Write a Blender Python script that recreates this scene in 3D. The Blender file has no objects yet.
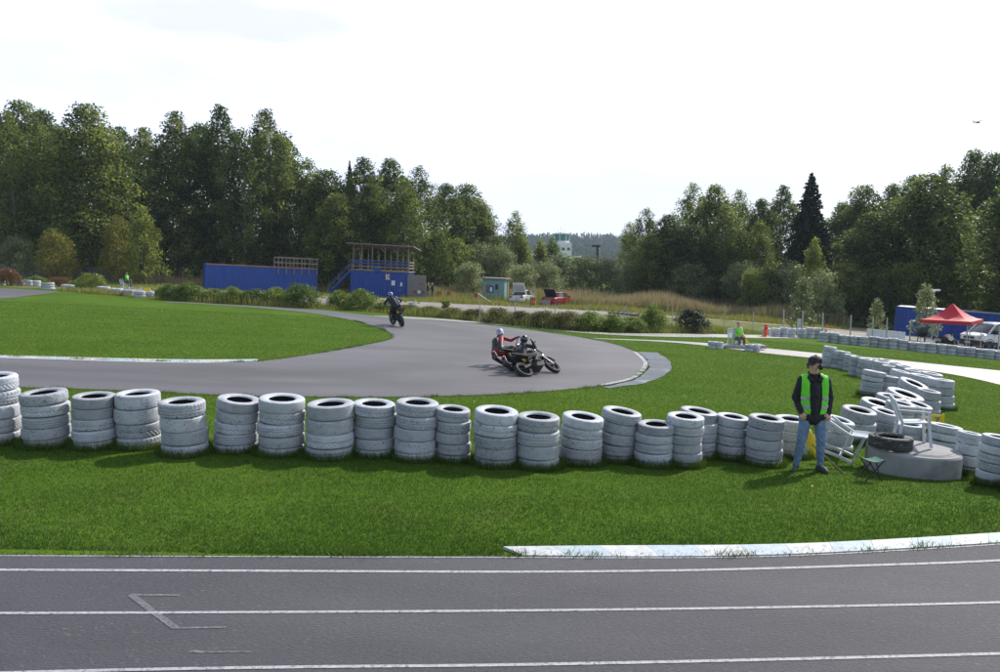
import bpy, bmesh, math, random
import numpy as np
from mathutils import Vector, Matrix, Euler

random.seed(7)
RNG = np.random.default_rng(11)
sc = bpy.context.scene
C = sc.collection
R = math.radians

# ---------------------------------------------------------------- camera
F, W0, H0, CAMZ, PITCH = 760.0, 1000.0, 672.0, 3.43, math.atan(76 / 760.0)
cam_data = bpy.data.cameras.new('camera')
cam_data.sensor_width = 36.0
cam_data.lens = F / W0 * 36.0
cam_data.clip_start = 0.1
cam_data.clip_end = 5000.0
cam = bpy.data.objects.new('camera', cam_data)
cam.location = (0, 0, CAMZ)
cam.rotation_euler = (math.pi / 2 - PITCH, 0, 0)
C.objects.link(cam)
sc.camera = cam

# ---------------------------------------------------------------- sky, sun, exposure
SUN_EL, SUN_AZ = R(39), R(45)          # azimuth measured from +x towards +y
world = bpy.data.worlds.new('World')
sc.world = world
world.use_nodes = True
nt = world.node_tree
nt.nodes.clear()
w_out = nt.nodes.new('ShaderNodeOutputWorld')
w_bg = nt.nodes.new('ShaderNodeBackground')
w_bg.inputs['Strength'].default_value = 0.1
sky = nt.nodes.new('ShaderNodeTexSky')
sky.sky_type = 'NISHITA'
sky.sun_disc = False
sky.sun_elevation = SUN_EL
sky.sun_rotation = math.pi / 2 - SUN_AZ
sky.dust_density = 2.0
sky.ozone_density = 1.5
# a thin bright veil of cloud over the whole dome, thinner in places
w_tc = nt.nodes.new('ShaderNodeTexCoord')
w_map = nt.nodes.new('ShaderNodeMapping')
w_map.inputs['Scale'].default_value = (1.0, 1.0, 3.2)
w_map.inputs['Location'].default_value = (0.35, 0.1, 0.62)
w_n = nt.nodes.new('ShaderNodeTexNoise')
w_n.inputs['Scale'].default_value = 1.7
w_n.inputs['Detail'].default_value = 6.0
w_n.inputs['Roughness'].default_value = 0.55
w_r = nt.nodes.new('ShaderNodeValToRGB')
w_r.color_ramp.elements[0].position = 0.30
w_r.color_ramp.elements[0].color = (0.62, 0.62, 0.62, 1)
w_r.color_ramp.elements[1].position = 0.48
w_r.color_ramp.elements[1].color = (0.93, 0.93, 0.93, 1)
w_sep = nt.nodes.new('ShaderNodeSeparateXYZ')
w_el = nt.nodes.new('ShaderNodeMapRange')      # air is thicker, so whiter, towards the horizon
w_el.inputs['From Min'].default_value, w_el.inputs['From Max'].default_value = 0.30, 0.85
w_el.inputs['To Min'].default_value, w_el.inputs['To Max'].default_value = 1.0, 0.22
w_mul = nt.nodes.new('ShaderNodeMath'); w_mul.operation = 'MULTIPLY'
w_mix = nt.nodes.new('ShaderNodeMix')
w_mix.data_type = 'RGBA'
w_mix.inputs['B'].default_value = (10.0, 10.8, 12.8, 1)
L = nt.links.new
L(w_tc.outputs['Generated'], w_map.inputs['Vector'])
L(w_map.outputs['Vector'], w_n.inputs['Vector'])
L(w_n.outputs['Fac'], w_r.inputs['Fac'])
L(w_tc.outputs['Generated'], w_sep.inputs['Vector'])
L(w_sep.outputs['Z'], w_el.inputs['Value'])
L(w_r.outputs['Color'], w_mul.inputs[0]); L(w_el.outputs['Result'], w_mul.inputs[1])
# thin cloud scatters light forwards: the veil is brighter on the sun's side of the sky, bluer behind the viewer
w_sd = nt.nodes.new('ShaderNodeVectorMath'); w_sd.operation = 'DOT_PRODUCT'
w_sd.inputs[1].default_value = (math.cos(SUN_AZ), math.sin(SUN_AZ), 0)
L(w_tc.outputs['Generated'], w_sd.inputs[0])
w_sm = nt.nodes.new('ShaderNodeMapRange'); w_sm.interpolation_type = 'SMOOTHSTEP'
w_sm.inputs['From Min'].default_value, w_sm.inputs['From Max'].default_value = -0.9, 0.05
w_sm.inputs['To Min'].default_value, w_sm.inputs['To Max'].default_value = 0.25, 1.0
L(w_sd.outputs['Value'], w_sm.inputs['Value'])
w_mul2 = nt.nodes.new('ShaderNodeMath'); w_mul2.operation = 'MULTIPLY'
L(w_mul.outputs[0], w_mul2.inputs[0]); L(w_sm.outputs['Result'], w_mul2.inputs[1])
L(w_mul2.outputs[0], w_mix.inputs['Factor'])
L(sky.outputs['Color'], w_mix.inputs['A'])
# one thin grey cloud bank low in the bright sky
def w_dot(axis):
    n = nt.nodes.new('ShaderNodeVectorMath'); n.operation = 'DOT_PRODUCT'; n.inputs[1].default_value = axis
    L(w_tc.outputs['Generated'], n.inputs[0]); return n.outputs['Value']
def w_math(op, a_, b_):
    n = nt.nodes.new('ShaderNodeMath'); n.operation = op
    for k_, v_ in ((0, a_), (1, b_)):
        if isinstance(v_, (int, float)): n.inputs[k_].default_value = v_
        else: L(v_, n.inputs[k_])
    return n.outputs[0]
CL_AZ, CL_EL = math.atan2(-0.36, 1.0), R(16.2)
cd = Vector((math.sin(CL_AZ) * math.cos(CL_EL), math.cos(CL_AZ) * math.cos(CL_EL), math.sin(CL_EL)))
cr_ = cd.cross(Vector((0, 0, 1))).normalized(); cu_ = cr_.cross(cd)
cn = nt.nodes.new('ShaderNodeTexNoise'); cn.inputs['Scale'].default_value = 9.0; cn.inputs['Detail'].default_value = 6.0
cm_ = nt.nodes.new('ShaderNodeMapping'); cm_.inputs['Scale'].default_value = (1, 1, 3.5)
L(w_tc.outputs['Generated'], cm_.inputs['Vector']); L(cm_.outputs['Vector'], cn.inputs['Vector'])
ea_ = w_math('POWER', w_math('DIVIDE', w_math('ABSOLUTE', w_dot(cr_), 0.0), 0.15), 2.0)
eb_ = w_math('POWER', w_math('DIVIDE', w_math('ABSOLUTE', w_dot(cu_), 0.0), 0.021), 2.0)
el_ = w_math('ADD', w_math('ADD', ea_, eb_), w_math('MULTIPLY', w_math('SUBTRACT', cn.outputs['Fac'], 0.5), 4.5))
c_mr = nt.nodes.new('ShaderNodeMapRange'); c_mr.interpolation_type = 'SMOOTHSTEP'
c_mr.inputs['From Min'].default_value, c_mr.inputs['From Max'].default_value = 1.7, 0.0
c_mr.inputs['To Min'].default_value, c_mr.inputs['To Max'].default_value = 0.0, 0.65
L(el_, c_mr.inputs['Value'])
c_front = w_math('MULTIPLY', c_mr.outputs['Result'], w_math('GREATER_THAN', w_dot(cd), 0.2))
c_mix = nt.nodes.new('ShaderNodeMix'); c_mix.data_type = 'RGBA'
c_mix.inputs['B'].default_value = (7.0, 7.0, 7.4, 1)
L(c_front, c_mix.inputs['Factor']); L(w_mix.outputs['Result'], c_mix.inputs['A'])
L(c_mix.outputs['Result'], w_bg.inputs['Color'])
L(w_bg.outputs['Background'], w_out.inputs['Surface'])

sun_data = bpy.data.lights.new('sun', 'SUN')
sun_data.energy = 4.4
sun_data.angle = R(1.2)
sun_data.color = (1.0, 0.95, 0.86)
sun = bpy.data.objects.new('sun', sun_data)
SUN_DIR = Vector((math.cos(SUN_EL) * math.cos(SUN_AZ), math.cos(SUN_EL) * math.sin(SUN_AZ), math.sin(SUN_EL)))
sun.rotation_euler = SUN_DIR.to_track_quat('Z', 'Y').to_euler()
sun.location = (40, 30, 60)
C.objects.link(sun)

sc.view_settings.view_transform = 'Standard'
sc.view_settings.look = 'None'
sc.view_settings.gamma = 1.0
sc.view_settings.use_curve_mapping = False
sc.view_settings.exposure = 0.3
sc.cycles.use_denoising = True
sc.cycles.max_bounces = 8
sc.cycles.transparent_max_bounces = 8
sc.cycles.volume_bounces = 0

# ---------------------------------------------------------------- helpers
def sm(a, b, t):
    t = max(0.0, min(1.0, (t - a) / (b - a)))
    return t * t * (3 - 2 * t)

def H(x, y):
    """height of the ground: it falls gently to the right and away"""
    k = 0.02 + 0.03 * sm(8, 14, y)
    yc = max(9.5, min(y, 130.0))
    xc = max(-70.0, min(x, 80.0))
    ex = 0.5 * ((x - 12) + math.sqrt((x - 12) ** 2 + 9)) if x < 70 else 58.1
    return 0.37 - k * (xc + 3) - 0.018 * (yc - 12) - 0.03 * ex * sm(9, 20, y)

_cp, _sp = math.cos(PITCH), math.sin(PITCH)
def ray(px, py):
    u, v = (px - W0 / 2) / F, (H0 / 2 - py) / F
    return Vector((u, _cp + v * _sp, -_sp + v * _cp))

def G(px, py, dz=0.0):
    """where the sight line of a pixel meets the ground"""
    d = ray(px, py)
    t, step = 3.0, 0.25
    prev = t
    while t < 900:
        p = Vector((0, 0, CAMZ)) + d * t
        if p.z <= H(p.x, p.y) + dz:
            lo, hi = prev, t
            for _ in range(24):
                m = (lo + hi) / 2
                p = Vector((0, 0, CAMZ)) + d * m
                if p.z <= H(p.x, p.y) + dz: hi = m
                else: lo = m
            return Vector((p.x, p.y, H(p.x, p.y)))
        prev = t
        t += max(step, t * 0.01)
    return Vector((p.x, p.y, H(p.x, p.y)))

def at(px, py, depth):
    d = ray(px, py)
    return Vector((0, 0, CAMZ)) + d * (depth / d.y)

def x_at(px, depth):
    """sideways place of something standing on the ground at a distance"""
    x = (px - W0 / 2) / F * depth
    for _ in range(3):
        x = (px - W0 / 2) / F * (depth * _cp + (CAMZ - H(x, depth)) * _sp)
    return x

def on(px, depth):
    x = x_at(px, depth)
    return Vector((x, depth, H(x, depth)))

def slope_at(p):
    return (H(p.x + 2, p.y) - H(p.x - 2, p.y)) / 4.0

def tag(o, label=None, cat=None, group=None, kind=None):
    if label: o['label'] = label
    if cat: o['category'] = cat
    if group: o['group'] = group
    if kind: o['kind'] = kind
    return o

def thing(name, label, cat, loc=(0, 0, 0), rz=0.0, group=None, rot=None, scale=None):
    o = bpy.data.objects.new(name, None)
    o.empty_display_size = 0.2
    o.location = loc
    o.rotation_euler = rot if rot else (0, 0, rz)
    if scale: o.scale = scale
    C.objects.link(o)
    return tag(o, label, cat, group)

def dup(o, parent=None):
    c = o.copy()
    C.objects.link(c)
    c.parent = parent
    for ch in o.children:
        dup(ch, c)
    return c

def link_mesh(name, me, parent=None):
    o = bpy.data.objects.new(name, me)
    C.objects.link(o)
    o.parent = parent
    return o

def mesh_np(name, verts, faces, mats, smooth=False, face_attr=None, mat_idx=None):
    """verts (N,3), faces (M,k) of one size"""
    me = bpy.data.meshes.new(name)
    verts = np.asarray(verts, dtype=np.float32)
    faces = np.asarray(faces, dtype=np.int32)
    m, k = faces.shape
    me.vertices.add(len(verts))
    me.vertices.foreach_set('co', verts.ravel())
    me.loops.add(m * k)
    me.loops.foreach_set('vertex_index', faces.ravel())
    me.polygons.add(m)
    me.polygons.foreach_set('loop_start', np.arange(0, m * k, k, dtype=np.int32))
    me.polygons.foreach_set('loop_total', np.full(m, k, dtype=np.int32))
    if smooth:
        me.polygons.foreach_set('use_smooth', np.ones(m, dtype=bool))
    for mt in (mats if isinstance(mats, (list, tuple)) else [mats]):
        me.materials.append(mt)
    if mat_idx is not None:
        me.polygons.foreach_set('material_index', np.asarray(mat_idx, dtype=np.int32))
    me.update(calc_edges=True)
    if face_attr is not None:
        a = me.attributes.new('rnd', 'FLOAT', 'FACE')
        a.data.foreach_set('value', np.asarray(face_attr, dtype=np.float32))
    me.validate()
    return me

class MB:
    """collects simple shapes, builds ONE mesh object"""
    def __init__(s):
        s.v, s.f, s.m = [], [], []
    def add(s, vs, fs, m=0):
        b = len(s.v)
        s.v += [tuple(v) for v in vs]
        s.f += [tuple(b + i for i in f) for f in fs]
        s.m += [m] * len(fs)
        return s
    def box(s, c, d, rot=None, m=0, taper=1.0):
        hx, hy, hz = d[0] / 2, d[1] / 2, d[2] / 2
        vs = []
        for z, t in ((-hz, 1.0), (hz, taper)):
            for x, y in ((-hx, -hy), (hx, -hy), (hx, hy), (-hx, hy)):
                vs.append(Vector((x * t, y * t, z)))
        if rot is not None:
            q = Euler(rot).to_matrix()
            vs = [q @ v for v in vs]
        c = Vector(c)
        return s.add([v + c for v in vs], [(3, 2, 1, 0), (4, 5, 6, 7), (0, 1, 5, 4), (1, 2, 6, 5), (2, 3, 7, 6), (3, 0, 4, 7)], m)
    def bar(s, a, b, w, h, m=0):
        """a beam of section w x h from a to b"""
        a, b = Vector(a), Vector(b)
        d = (b - a).normalized()
        up = Vector((0, 0, 1)) if abs(d.z) < 0.95 else Vector((0, 1, 0))
        sx = d.cross(up).normalized() * (w / 2)
        sy = sx.cross(d).normalized() * (h / 2)
        vs = [p + i * sx + j * sy for p in (a, b) for i, j in ((-1, -1), (1, -1), (1, 1), (-1, 1))]
        return s.add(vs, [(0, 1, 2, 3), (7, 6, 5, 4), (4, 5, 1, 0), (5, 6, 2, 1), (6, 7, 3, 2), (7, 4, 0, 3)], m)
    def tube(s, pts, rs, n=8, m=0, caps=True):
        pts = [Vector(p) for p in pts]
        if not isinstance(rs, (list, tuple)): rs = [rs] * len(pts)
        vs, fs = [], []
        prev = None
        for i, p in enumerate(pts):
            d = (pts[min(i + 1, len(pts) - 1)] - pts[max(i - 1, 0)])
            d = d.normalized() if d.length > 1e-9 else Vector((0, 0, 1))
            if prev is None:
                up = Vector((0, 0, 1)) if abs(d.z) < 0.9 else Vector((1, 0, 0))
                u = d.cross(up).normalized()
            else:
                u = (prev - d * prev.dot(d)).normalized()
            prev = u
            w = d.cross(u)
            for k in range(n):
                a = 2 * math.pi * k / n
                vs.append(p + (u * math.cos(a) + w * math.sin(a)) * rs[i])
        for i in range(len(pts) - 1):
            for k in range(n):
                k2 = (k + 1) % n
                fs.append((i * n + k, i * n + k2, (i + 1) * n + k2, (i + 1) * n + k))
        if caps:
            fs.append(tuple(range(n - 1, -1, -1)))
            fs.append(tuple((len(pts) - 1) * n + k for k in range(n)))
        return s.add(vs, fs, m)
    def lathe(s, prof, n=24, c=(0, 0, 0), axis='z', m=0, closed=False):
        vs, fs = [], []
        c = Vector(c)
        for r, z in prof:
            for k in range(n):
                a = 2 * math.pi * k / n
                x, y = r * math.cos(a), r * math.sin(a)
                v = Vector((x, y, z)) if axis == 'z' else (Vector((x, z, y)) if axis == 'y' else Vector((z, x, y)))
                vs.append(v + c)
        np_ = len(prof)
        for i in range(np_ if closed else np_ - 1):
            i2 = (i + 1) % np_
            for k in range(n):
                k2 = (k + 1) % n
                fs.append((i * n + k, i * n + k2, i2 * n + k2, i2 * n + k))
        if not closed:
            if prof[0][0] > 1e-6: fs.append(tuple(range(n - 1, -1, -1)))
            if prof[-1][0] > 1e-6: fs.append(tuple((np_ - 1) * n + k for k in range(n)))
        return s.add(vs, fs, m)
    def loft(s, secs, m=0, caps=True, closed=True):
        n = len(secs[0])
        vs = [v for sec in secs for v in sec]
        fs = []
        for i in range(len(secs) - 1):
            for k in range(n if closed else n - 1):
                k2 = (k + 1) % n
                fs.append((i * n + k, i * n + k2, (i + 1) * n + k2, (i + 1) * n + k))
        if caps and closed:
            fs.append(tuple(range(n - 1, -1, -1)))
            fs.append(tuple((len(secs) - 1) * n + k for k in range(n)))
        return s.add(vs, fs, m)
    def ball(s, c, r, n=12, k=8, m=0, rot=None):
        if not isinstance(r, (list, tuple)): r = (r, r, r)
        q = Euler(rot).to_matrix() if rot else Matrix.Identity(3)
        c = Vector(c)
        secs = []
        for i in range(k + 1):
            ph = -math.pi / 2 + math.pi * (0.02 + 0.96 * i / k)
            secs.append([c + q @ Vector((r[0] * math.cos(ph) * math.cos(2 * math.pi * j / n), r[1] * math.cos(ph) * math.sin(2 * math.pi * j / n), r[2] * math.sin(ph))) for j in range(n)])
        return s.loft(secs, m)
    def prism(s, poly, y0, y1, m=0, axis='y'):
        """polygon in x,z extruded along y (or y,z along x)"""
        f = (lambda a, b, t: (a, t, b)) if axis == 'y' else ((lambda a, b, t: (t, a, b)) if axis == 'x' else (lambda a, b, t: (a, b, t)))
        n = len(poly)
        vs = [f(a, b, y0) for a, b in poly] + [f(a, b, y1) for a, b in poly]
        fs = [tuple(range(n)), tuple(range(2 * n - 1, n - 1, -1))]
        fs += [(i, n + i, n + (i + 1) % n, (i + 1) % n) for i in range(n)]
        return s.add(vs, fs, m)
    def mesh(s, name, mats, smooth=True, angle=35, fix=True):
        me = bpy.data.meshes.new(name)
        me.from_pydata(s.v, [], s.f)
        for mt in (mats if isinstance(mats, (list, tuple)) else [mats]):
            me.materials.append(mt)
        me.polygons.foreach_set('material_index', s.m)
        if fix:
            bm = bmesh.new(); bm.from_mesh(me)
            bmesh.ops.recalc_face_normals(bm, faces=bm.faces)
            bm.to_mesh(me); bm.free()
        if smooth:
            me.polygons.foreach_set('use_smooth', [True] * len(me.polygons))
            me.set_sharp_from_angle(angle=R(angle))
        me.update()
        return me
    def build(s, name, mats, parent=None, smooth=True, angle=35):
        return link_mesh(name, s.mesh(name, mats, smooth, angle), parent)

# ---------------------------------------------------------------- materials
MATS = {}
def pmat(name, c1, c2=None, scale=8.0, rough=0.6, bump=0.0, bscale=None, metallic=0.0, c3=None, dirt=None,
         coords='Object', rand=0.0, spec=0.5, transmit=0.0, coat=0.0, detail=5.0, stretch=None, lo=0.35, hi=0.65, emis=None):
    """a principled material whose colour wanders between c1 and c2 (and c3)"""
    m = bpy.data.materials.new(name)
    m.use_nodes = True
    t = m.node_tree
    b = t.nodes['Principled BSDF']
    b.inputs['Roughness'].default_value = rough
    b.inputs['Metallic'].default_value = metallic
    b.inputs['Specular IOR Level'].default_value = spec
    b.inputs['Transmission Weight'].default_value = transmit
    b.inputs['Coat Weight'].default_value = coat
    tc = t.nodes.new('ShaderNodeTexCoord')
    vec = tc.outputs['Object']
    if coords == 'World':
        vec = t.nodes.new('ShaderNodeNewGeometry').outputs['Position']
    oi = t.nodes.new('ShaderNodeObjectInfo')
    if rand or coords == 'Object':
        ma = t.nodes.new('ShaderNodeVectorMath'); ma.operation = 'MULTIPLY_ADD'
        ma.inputs[1].default_value = (1, 1, 1)
        sc_ = t.nodes.new('ShaderNodeMath'); sc_.operation = 'MULTIPLY'; sc_.inputs[1].default_value = 37.0
        t.links.new(oi.outputs['Random'], sc_.inputs[0])
        t.links.new(vec, ma.inputs[0]); t.links.new(sc_.outputs[0], ma.inputs[2])
        vec = ma.outputs[0]
    if stretch:
        mp = t.nodes.new('ShaderNodeMapping'); mp.inputs['Scale'].default_value = stretch
        t.links.new(vec, mp.inputs['Vector']); vec = mp.outputs['Vector']
    def ramp(fac, a, b_, p0, p1):
        r = t.nodes.new('ShaderNodeValToRGB')
        r.color_ramp.elements[0].position, r.color_ramp.elements[1].position = p0, p1
        r.color_ramp.elements[0].color, r.color_ramp.elements[1].color = (*a, 1), (*b_, 1)
        t.links.new(fac, r.inputs['Fac'])
        return r.outputs['Color']
    def noise(s, d=detail):
        n = t.nodes.new('ShaderNodeTexNoise')
        n.inputs['Scale'].default_value = s; n.inputs['Detail'].default_value = d; n.inputs['Roughness'].default_value = 0.6
        t.links.new(vec, n.inputs['Vector'])
        return n.outputs['Fac']
    col = None
    if c2 is not None:
        col = ramp(noise(scale), c1, c2, lo, hi)
    else:
        rgb = t.nodes.new('ShaderNodeRGB'); rgb.outputs[0].default_value = (*c1, 1); col = rgb.outputs[0]
    def mix(a, b_, fac, mode='MIX'):
        x = t.nodes.new('ShaderNodeMix'); x.data_type = 'RGBA'; x.blend_type = mode
        if isinstance(fac, float): x.inputs['Factor'].default_value = fac
        else: t.links.new(fac, x.inputs['Factor'])
        t.links.new(a, x.inputs['A'])
        if isinstance(b_, tuple): x.inputs['B'].default_value = (*b_, 1)
        else: t.links.new(b_, x.inputs['B'])
        return x.outputs['Result']
    if c3 is not None:      # (colour, scale, lo, hi)
        col = mix(col, c3[0], ramp(noise(c3[1]), (0, 0, 0), (1, 1, 1), c3[2], c3[3]))
    if dirt is not None:
        fac_ = ramp(noise(dirt[1], 8), (0, 0, 0), (dirt[4],) * 3 if len(dirt) > 4 else (1, 1, 1), dirt[2], dirt[3])
        if rand:        # some pieces are far dirtier than others
            wn_ = t.nodes.new('ShaderNodeTexWhiteNoise'); wn_.noise_dimensions = '1D'
            t.links.new(oi.outputs['Random'], wn_.inputs['W'])
            mr_ = t.nodes.new('ShaderNodeMapRange'); mr_.inputs['To Min'].default_value, mr_.inputs['To Max'].default_value = 0.15, 1.9
            t.links.new(wn_.outputs['Value'], mr_.inputs['Value'])
            mu_ = t.nodes.new('ShaderNodeMath'); mu_.operation = 'MULTIPLY'; mu_.use_clamp = True
            t.links.new(fac_, mu_.inputs[0]); t.links.new(mr_.outputs['Result'], mu_.inputs[1])
            fac_ = mu_.outputs[0]
        col = mix(col, dirt[0], fac_)
    if rand:
        hs = t.nodes.new('ShaderNodeHueSaturation')
        mr = t.nodes.new('ShaderNodeMapRange')
        mr.inputs['To Min'].default_value, mr.inputs['To Max'].default_value = 1 - rand, 1 + rand
        t.links.new(oi.outputs['Random'], mr.inputs['Value'])
        t.links.new(mr.outputs['Result'], hs.inputs['Value'])
        t.links.new(col, hs.inputs['Color']); col = hs.outputs['Color']
    t.links.new(col, b.inputs['Base Color'])
    if bump:
        bp = t.nodes.new('ShaderNodeBump'); bp.inputs['Strength'].default_value = bump
        bp.inputs['Distance'].default_value = 0.02
        t.links.new(noise(bscale or scale * 3), bp.inputs['Height'])
        t.links.new(bp.outputs['Normal'], b.inputs['Normal'])
    if emis:
        b.inputs['Emission Color'].default_value = (*emis[0], 1); b.inputs['Emission Strength'].default_value = emis[1]
    MATS[name] = m
    return m

def leafmat(name, dark, light, tint=None, rand=0.3, trans=0.35, rough=0.5):
    """leaves: colour by leaf (attribute rnd) and by tree, light shining through"""
    m = bpy.data.materials.new(name)
    m.use_nodes = True
    t = m.node_tree
    b = t.nodes['Principled BSDF']
    b.inputs['Roughness'].default_value = rough
    b.inputs['Specular IOR Level'].default_value = 0.38 if rough < .9 else 0.0
    at_ = t.nodes.new('ShaderNodeAttribute'); at_.attribute_name = 'rnd'
    r = t.nodes.new('ShaderNodeValToRGB')
    r.color_ramp.elements[0].position, r.color_ramp.elements[1].position = 0.0, 0.92 if tint else 1.0
    r.color_ramp.elements[0].color, r.color_ramp.elements[1].color = (*dark, 1), (*light, 1)
    if tint:
        e = r.color_ramp.elements.new(1.0); e.color = (*tint, 1)
    t.links.new(at_.outputs['Fac'], r.inputs['Fac'])
    oi = t.nodes.new('ShaderNodeObjectInfo')
    hs = t.nodes.new('ShaderNodeHueSaturation')
    mr = t.nodes.new('ShaderNodeMapRange')
    mr.inputs['To Min'].default_value, mr.inputs['To Max'].default_value = 1 - rand, 1 + rand
    mh = t.nodes.new('ShaderNodeMapRange')
    mh.inputs['To Min'].default_value, mh.inputs['To Max'].default_value = 0.515, 0.485
    t.links.new(oi.outputs['Random'], mr.inputs['Value']); t.links.new(mr.outputs['Result'], hs.inputs['Value'])
    t.links.new(oi.outputs['Random'], mh.inputs['Value']); t.links.new(mh.outputs['Result'], hs.inputs['Hue'])
    t.links.new(r.outputs['Color'], hs.inputs['Color'])
    t.links.new(hs.outputs['Color'], b.inputs['Base Color'])
    tr = t.nodes.new('ShaderNodeBsdfTranslucent')
    t.links.new(hs.outputs['Color'], tr.inputs['Color'])
    mx = t.nodes.new('ShaderNodeMixShader'); mx.inputs[0].default_value = trans
    t.links.new(b.outputs[0], mx.inputs[1]); t.links.new(tr.outputs[0], mx.inputs[2])
    t.links.new(mx.outputs[0], t.nodes['Material Output'].inputs['Surface'])
    MATS[name] = m
    return m
# ================================================================ the setting
M_grass_ground = pmat('mown_grass', (0.054, 0.112, 0.010), (0.084, 0.150, 0.016), scale=0.30, rough=0.9, bump=0.8, bscale=16, coords='World', spec=0.03,
                      c3=((0.092, 0.130, 0.022), 1.1, 0.54, 0.72), dirt=((0.028, 0.066, 0.006), 9.0, 0.52, 0.75))
M_meadow = pmat('rough_meadow', (0.10, 0.13, 0.03), (0.16, 0.15, 0.06), scale=0.35, rough=0.95, bump=0.5, bscale=6, coords='World', spec=0.1,
                c3=((0.06, 0.11, 0.02), 0.9, 0.5, 0.66))
M_asphalt = pmat('asphalt_old', (0.068, 0.067, 0.077), (0.092, 0.090, 0.101), scale=0.8, rough=0.75, bump=0.9, bscale=85, coords='World', spec=0.35,
                 c3=((0.20, 0.19, 0.19), 70, 0.60, 0.72), dirt=((0.060, 0.058, 0.068), 0.45, 0.48, 0.70, 0.7), stretch=(0.3, 1, 1))
M_track = pmat('asphalt_track', (0.103, 0.098, 0.110), (0.132, 0.124, 0.136), scale=0.5, rough=0.62, bump=0.4, bscale=60, coords='World', spec=0.5,
               dirt=((0.068, 0.062, 0.065), 0.33, 0.46, 0.68, 0.85), stretch=(0.3, 1, 1))
M_track_pale = pmat('asphalt_pale', (0.30, 0.275, 0.265), (0.37, 0.34, 0.325), scale=0.6, rough=0.5, bump=0.3, bscale=40, coords='World', spec=0.6)
M_paddock = pmat('paddock_gravel', (0.18, 0.165, 0.15), (0.25, 0.23, 0.21), scale=0.5, rough=0.85, bump=0.4, bscale=20, coords='World',
                 c3=((0.15, 0.15, 0.06), 0.7, 0.60, 0.7))
M_dirt = pmat('bare_dirt', (0.22, 0.18, 0.12), (0.30, 0.25, 0.18), scale=0.5, rough=0.95, bump=0.4, bscale=15, coords='World',
              c3=((0.10, 0.13, 0.03), 0.6, 0.48, 0.62))
M_line = pmat('worn_white_line', (0.44, 0.44, 0.47), (0.34, 0.34, 0.37), scale=14, rough=0.7, coords='World', bump=0.5, bscale=85,
              dirt=((0.13, 0.13, 0.15), 30, 0.51, 0.66), detail=8)
M_line_faint = pmat('almost_gone_paint', (0.15, 0.15, 0.165), (0.185, 0.185, 0.2), scale=9, rough=0.75, coords='World', bump=0.5, bscale=85,
                    dirt=((0.098, 0.094, 0.106), 30, 0.42, 0.56))
M_kerb_blue = pmat('kerb_pale_blue', (0.37, 0.45, 0.52), (0.46, 0.53, 0.58), scale=9, rough=0.7, coords='World', bump=0.3, dirt=((0.25, 0.25, 0.25), 14, 0.55, 0.72))
M_kerb_white = pmat('kerb_white', (0.48, 0.50, 0.52), (0.58, 0.59, 0.60), scale=9, rough=0.7, coords='World', bump=0.3, dirt=((0.30, 0.29, 0.27), 14, 0.54, 0.72))
M_patch = pmat('peeling_blue_paint', (0.05, 0.07, 0.10), (0.085, 0.105, 0.135), scale=1.6, rough=0.7, coords='World', bump=0.5, bscale=30,
               c3=((0.22, 0.245, 0.27), 2.6, 0.57, 0.64), dirt=((0.05, 0.055, 0.07), 1.1, 0.5, 0.66), stretch=(0.35, 1, 1))

def rubbered_line(mat, stops, colour):
    """darker rubber laid down along the racing line of a track"""
    t = mat.node_tree
    b = t.nodes['Principled BSDF']
    src = b.inputs['Base Color'].links[0].from_socket
    at_ = t.nodes.new('ShaderNodeAttribute'); at_.attribute_name = 'across'
    ge = t.nodes.new('ShaderNodeNewGeometry')
    mp = t.nodes.new('ShaderNodeMapping'); mp.inputs['Scale'].default_value = (.25, 1.2, 1)
    nz = t.nodes.new('ShaderNodeTexNoise'); nz.inputs['Scale'].default_value = 1.1; nz.inputs['Detail'].default_value = 6
    t.links.new(ge.outputs['Position'], mp.inputs['Vector']); t.links.new(mp.outputs['Vector'], nz.inputs['Vector'])
    ma = t.nodes.new('ShaderNodeMath'); ma.operation = 'MULTIPLY_ADD'; ma.inputs[1].default_value = .34
    t.links.new(nz.outputs['Fac'], ma.inputs[0])
    sb = t.nodes.new('ShaderNodeMath'); sb.operation = 'SUBTRACT'; sb.inputs[1].default_value = .17
    t.links.new(at_.outputs['Fac'], sb.inputs[0]); t.links.new(sb.outputs[0], ma.inputs[2])
    r = t.nodes.new('ShaderNodeValToRGB')
    r.color_ramp.elements[0].position, r.color_ramp.elements[1].position = stops[0][0], stops[-1][0]
    for p, v in stops[1:-1]: r.color_ramp.elements.new(p)
    for e, (p, v) in zip(r.color_ramp.elements, stops): e.color = (v, v, v, 1)
    t.links.new(ma.outputs[0], r.inputs['Fac'])
    mx = t.nodes.new('ShaderNodeMix'); mx.data_type = 'RGBA'; mx.inputs['B'].default_value = (*colour, 1)
    t.links.new(r.outputs['Color'], mx.inputs['Factor']); t.links.new(src, mx.inputs['A'])
    t.links.new(mx.outputs['Result'], b.inputs['Base Color'])
rubbered_line(M_track, ((0.0, 0), (.18, .1), (.42, .65), (.58, .2), (.70, .6), (.86, .1), (1.0, .35)), (0.058, 0.054, 0.060))
rubbered_line(M_asphalt, ((0.0, .15), (.06, .0), (.14, .2), (.20, .0), (.26, .3), (.34, .0), (.6, .2), (1.0, .1)), (0.056, 0.055, 0.068))

def steps(spec):
    out = []
    for a, b, d in spec:
        n = max(1, round((b - a) / d))
        out += [a + (b - a) * i / n for i in range(n)]
    return out + [spec[-1][1]]

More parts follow.
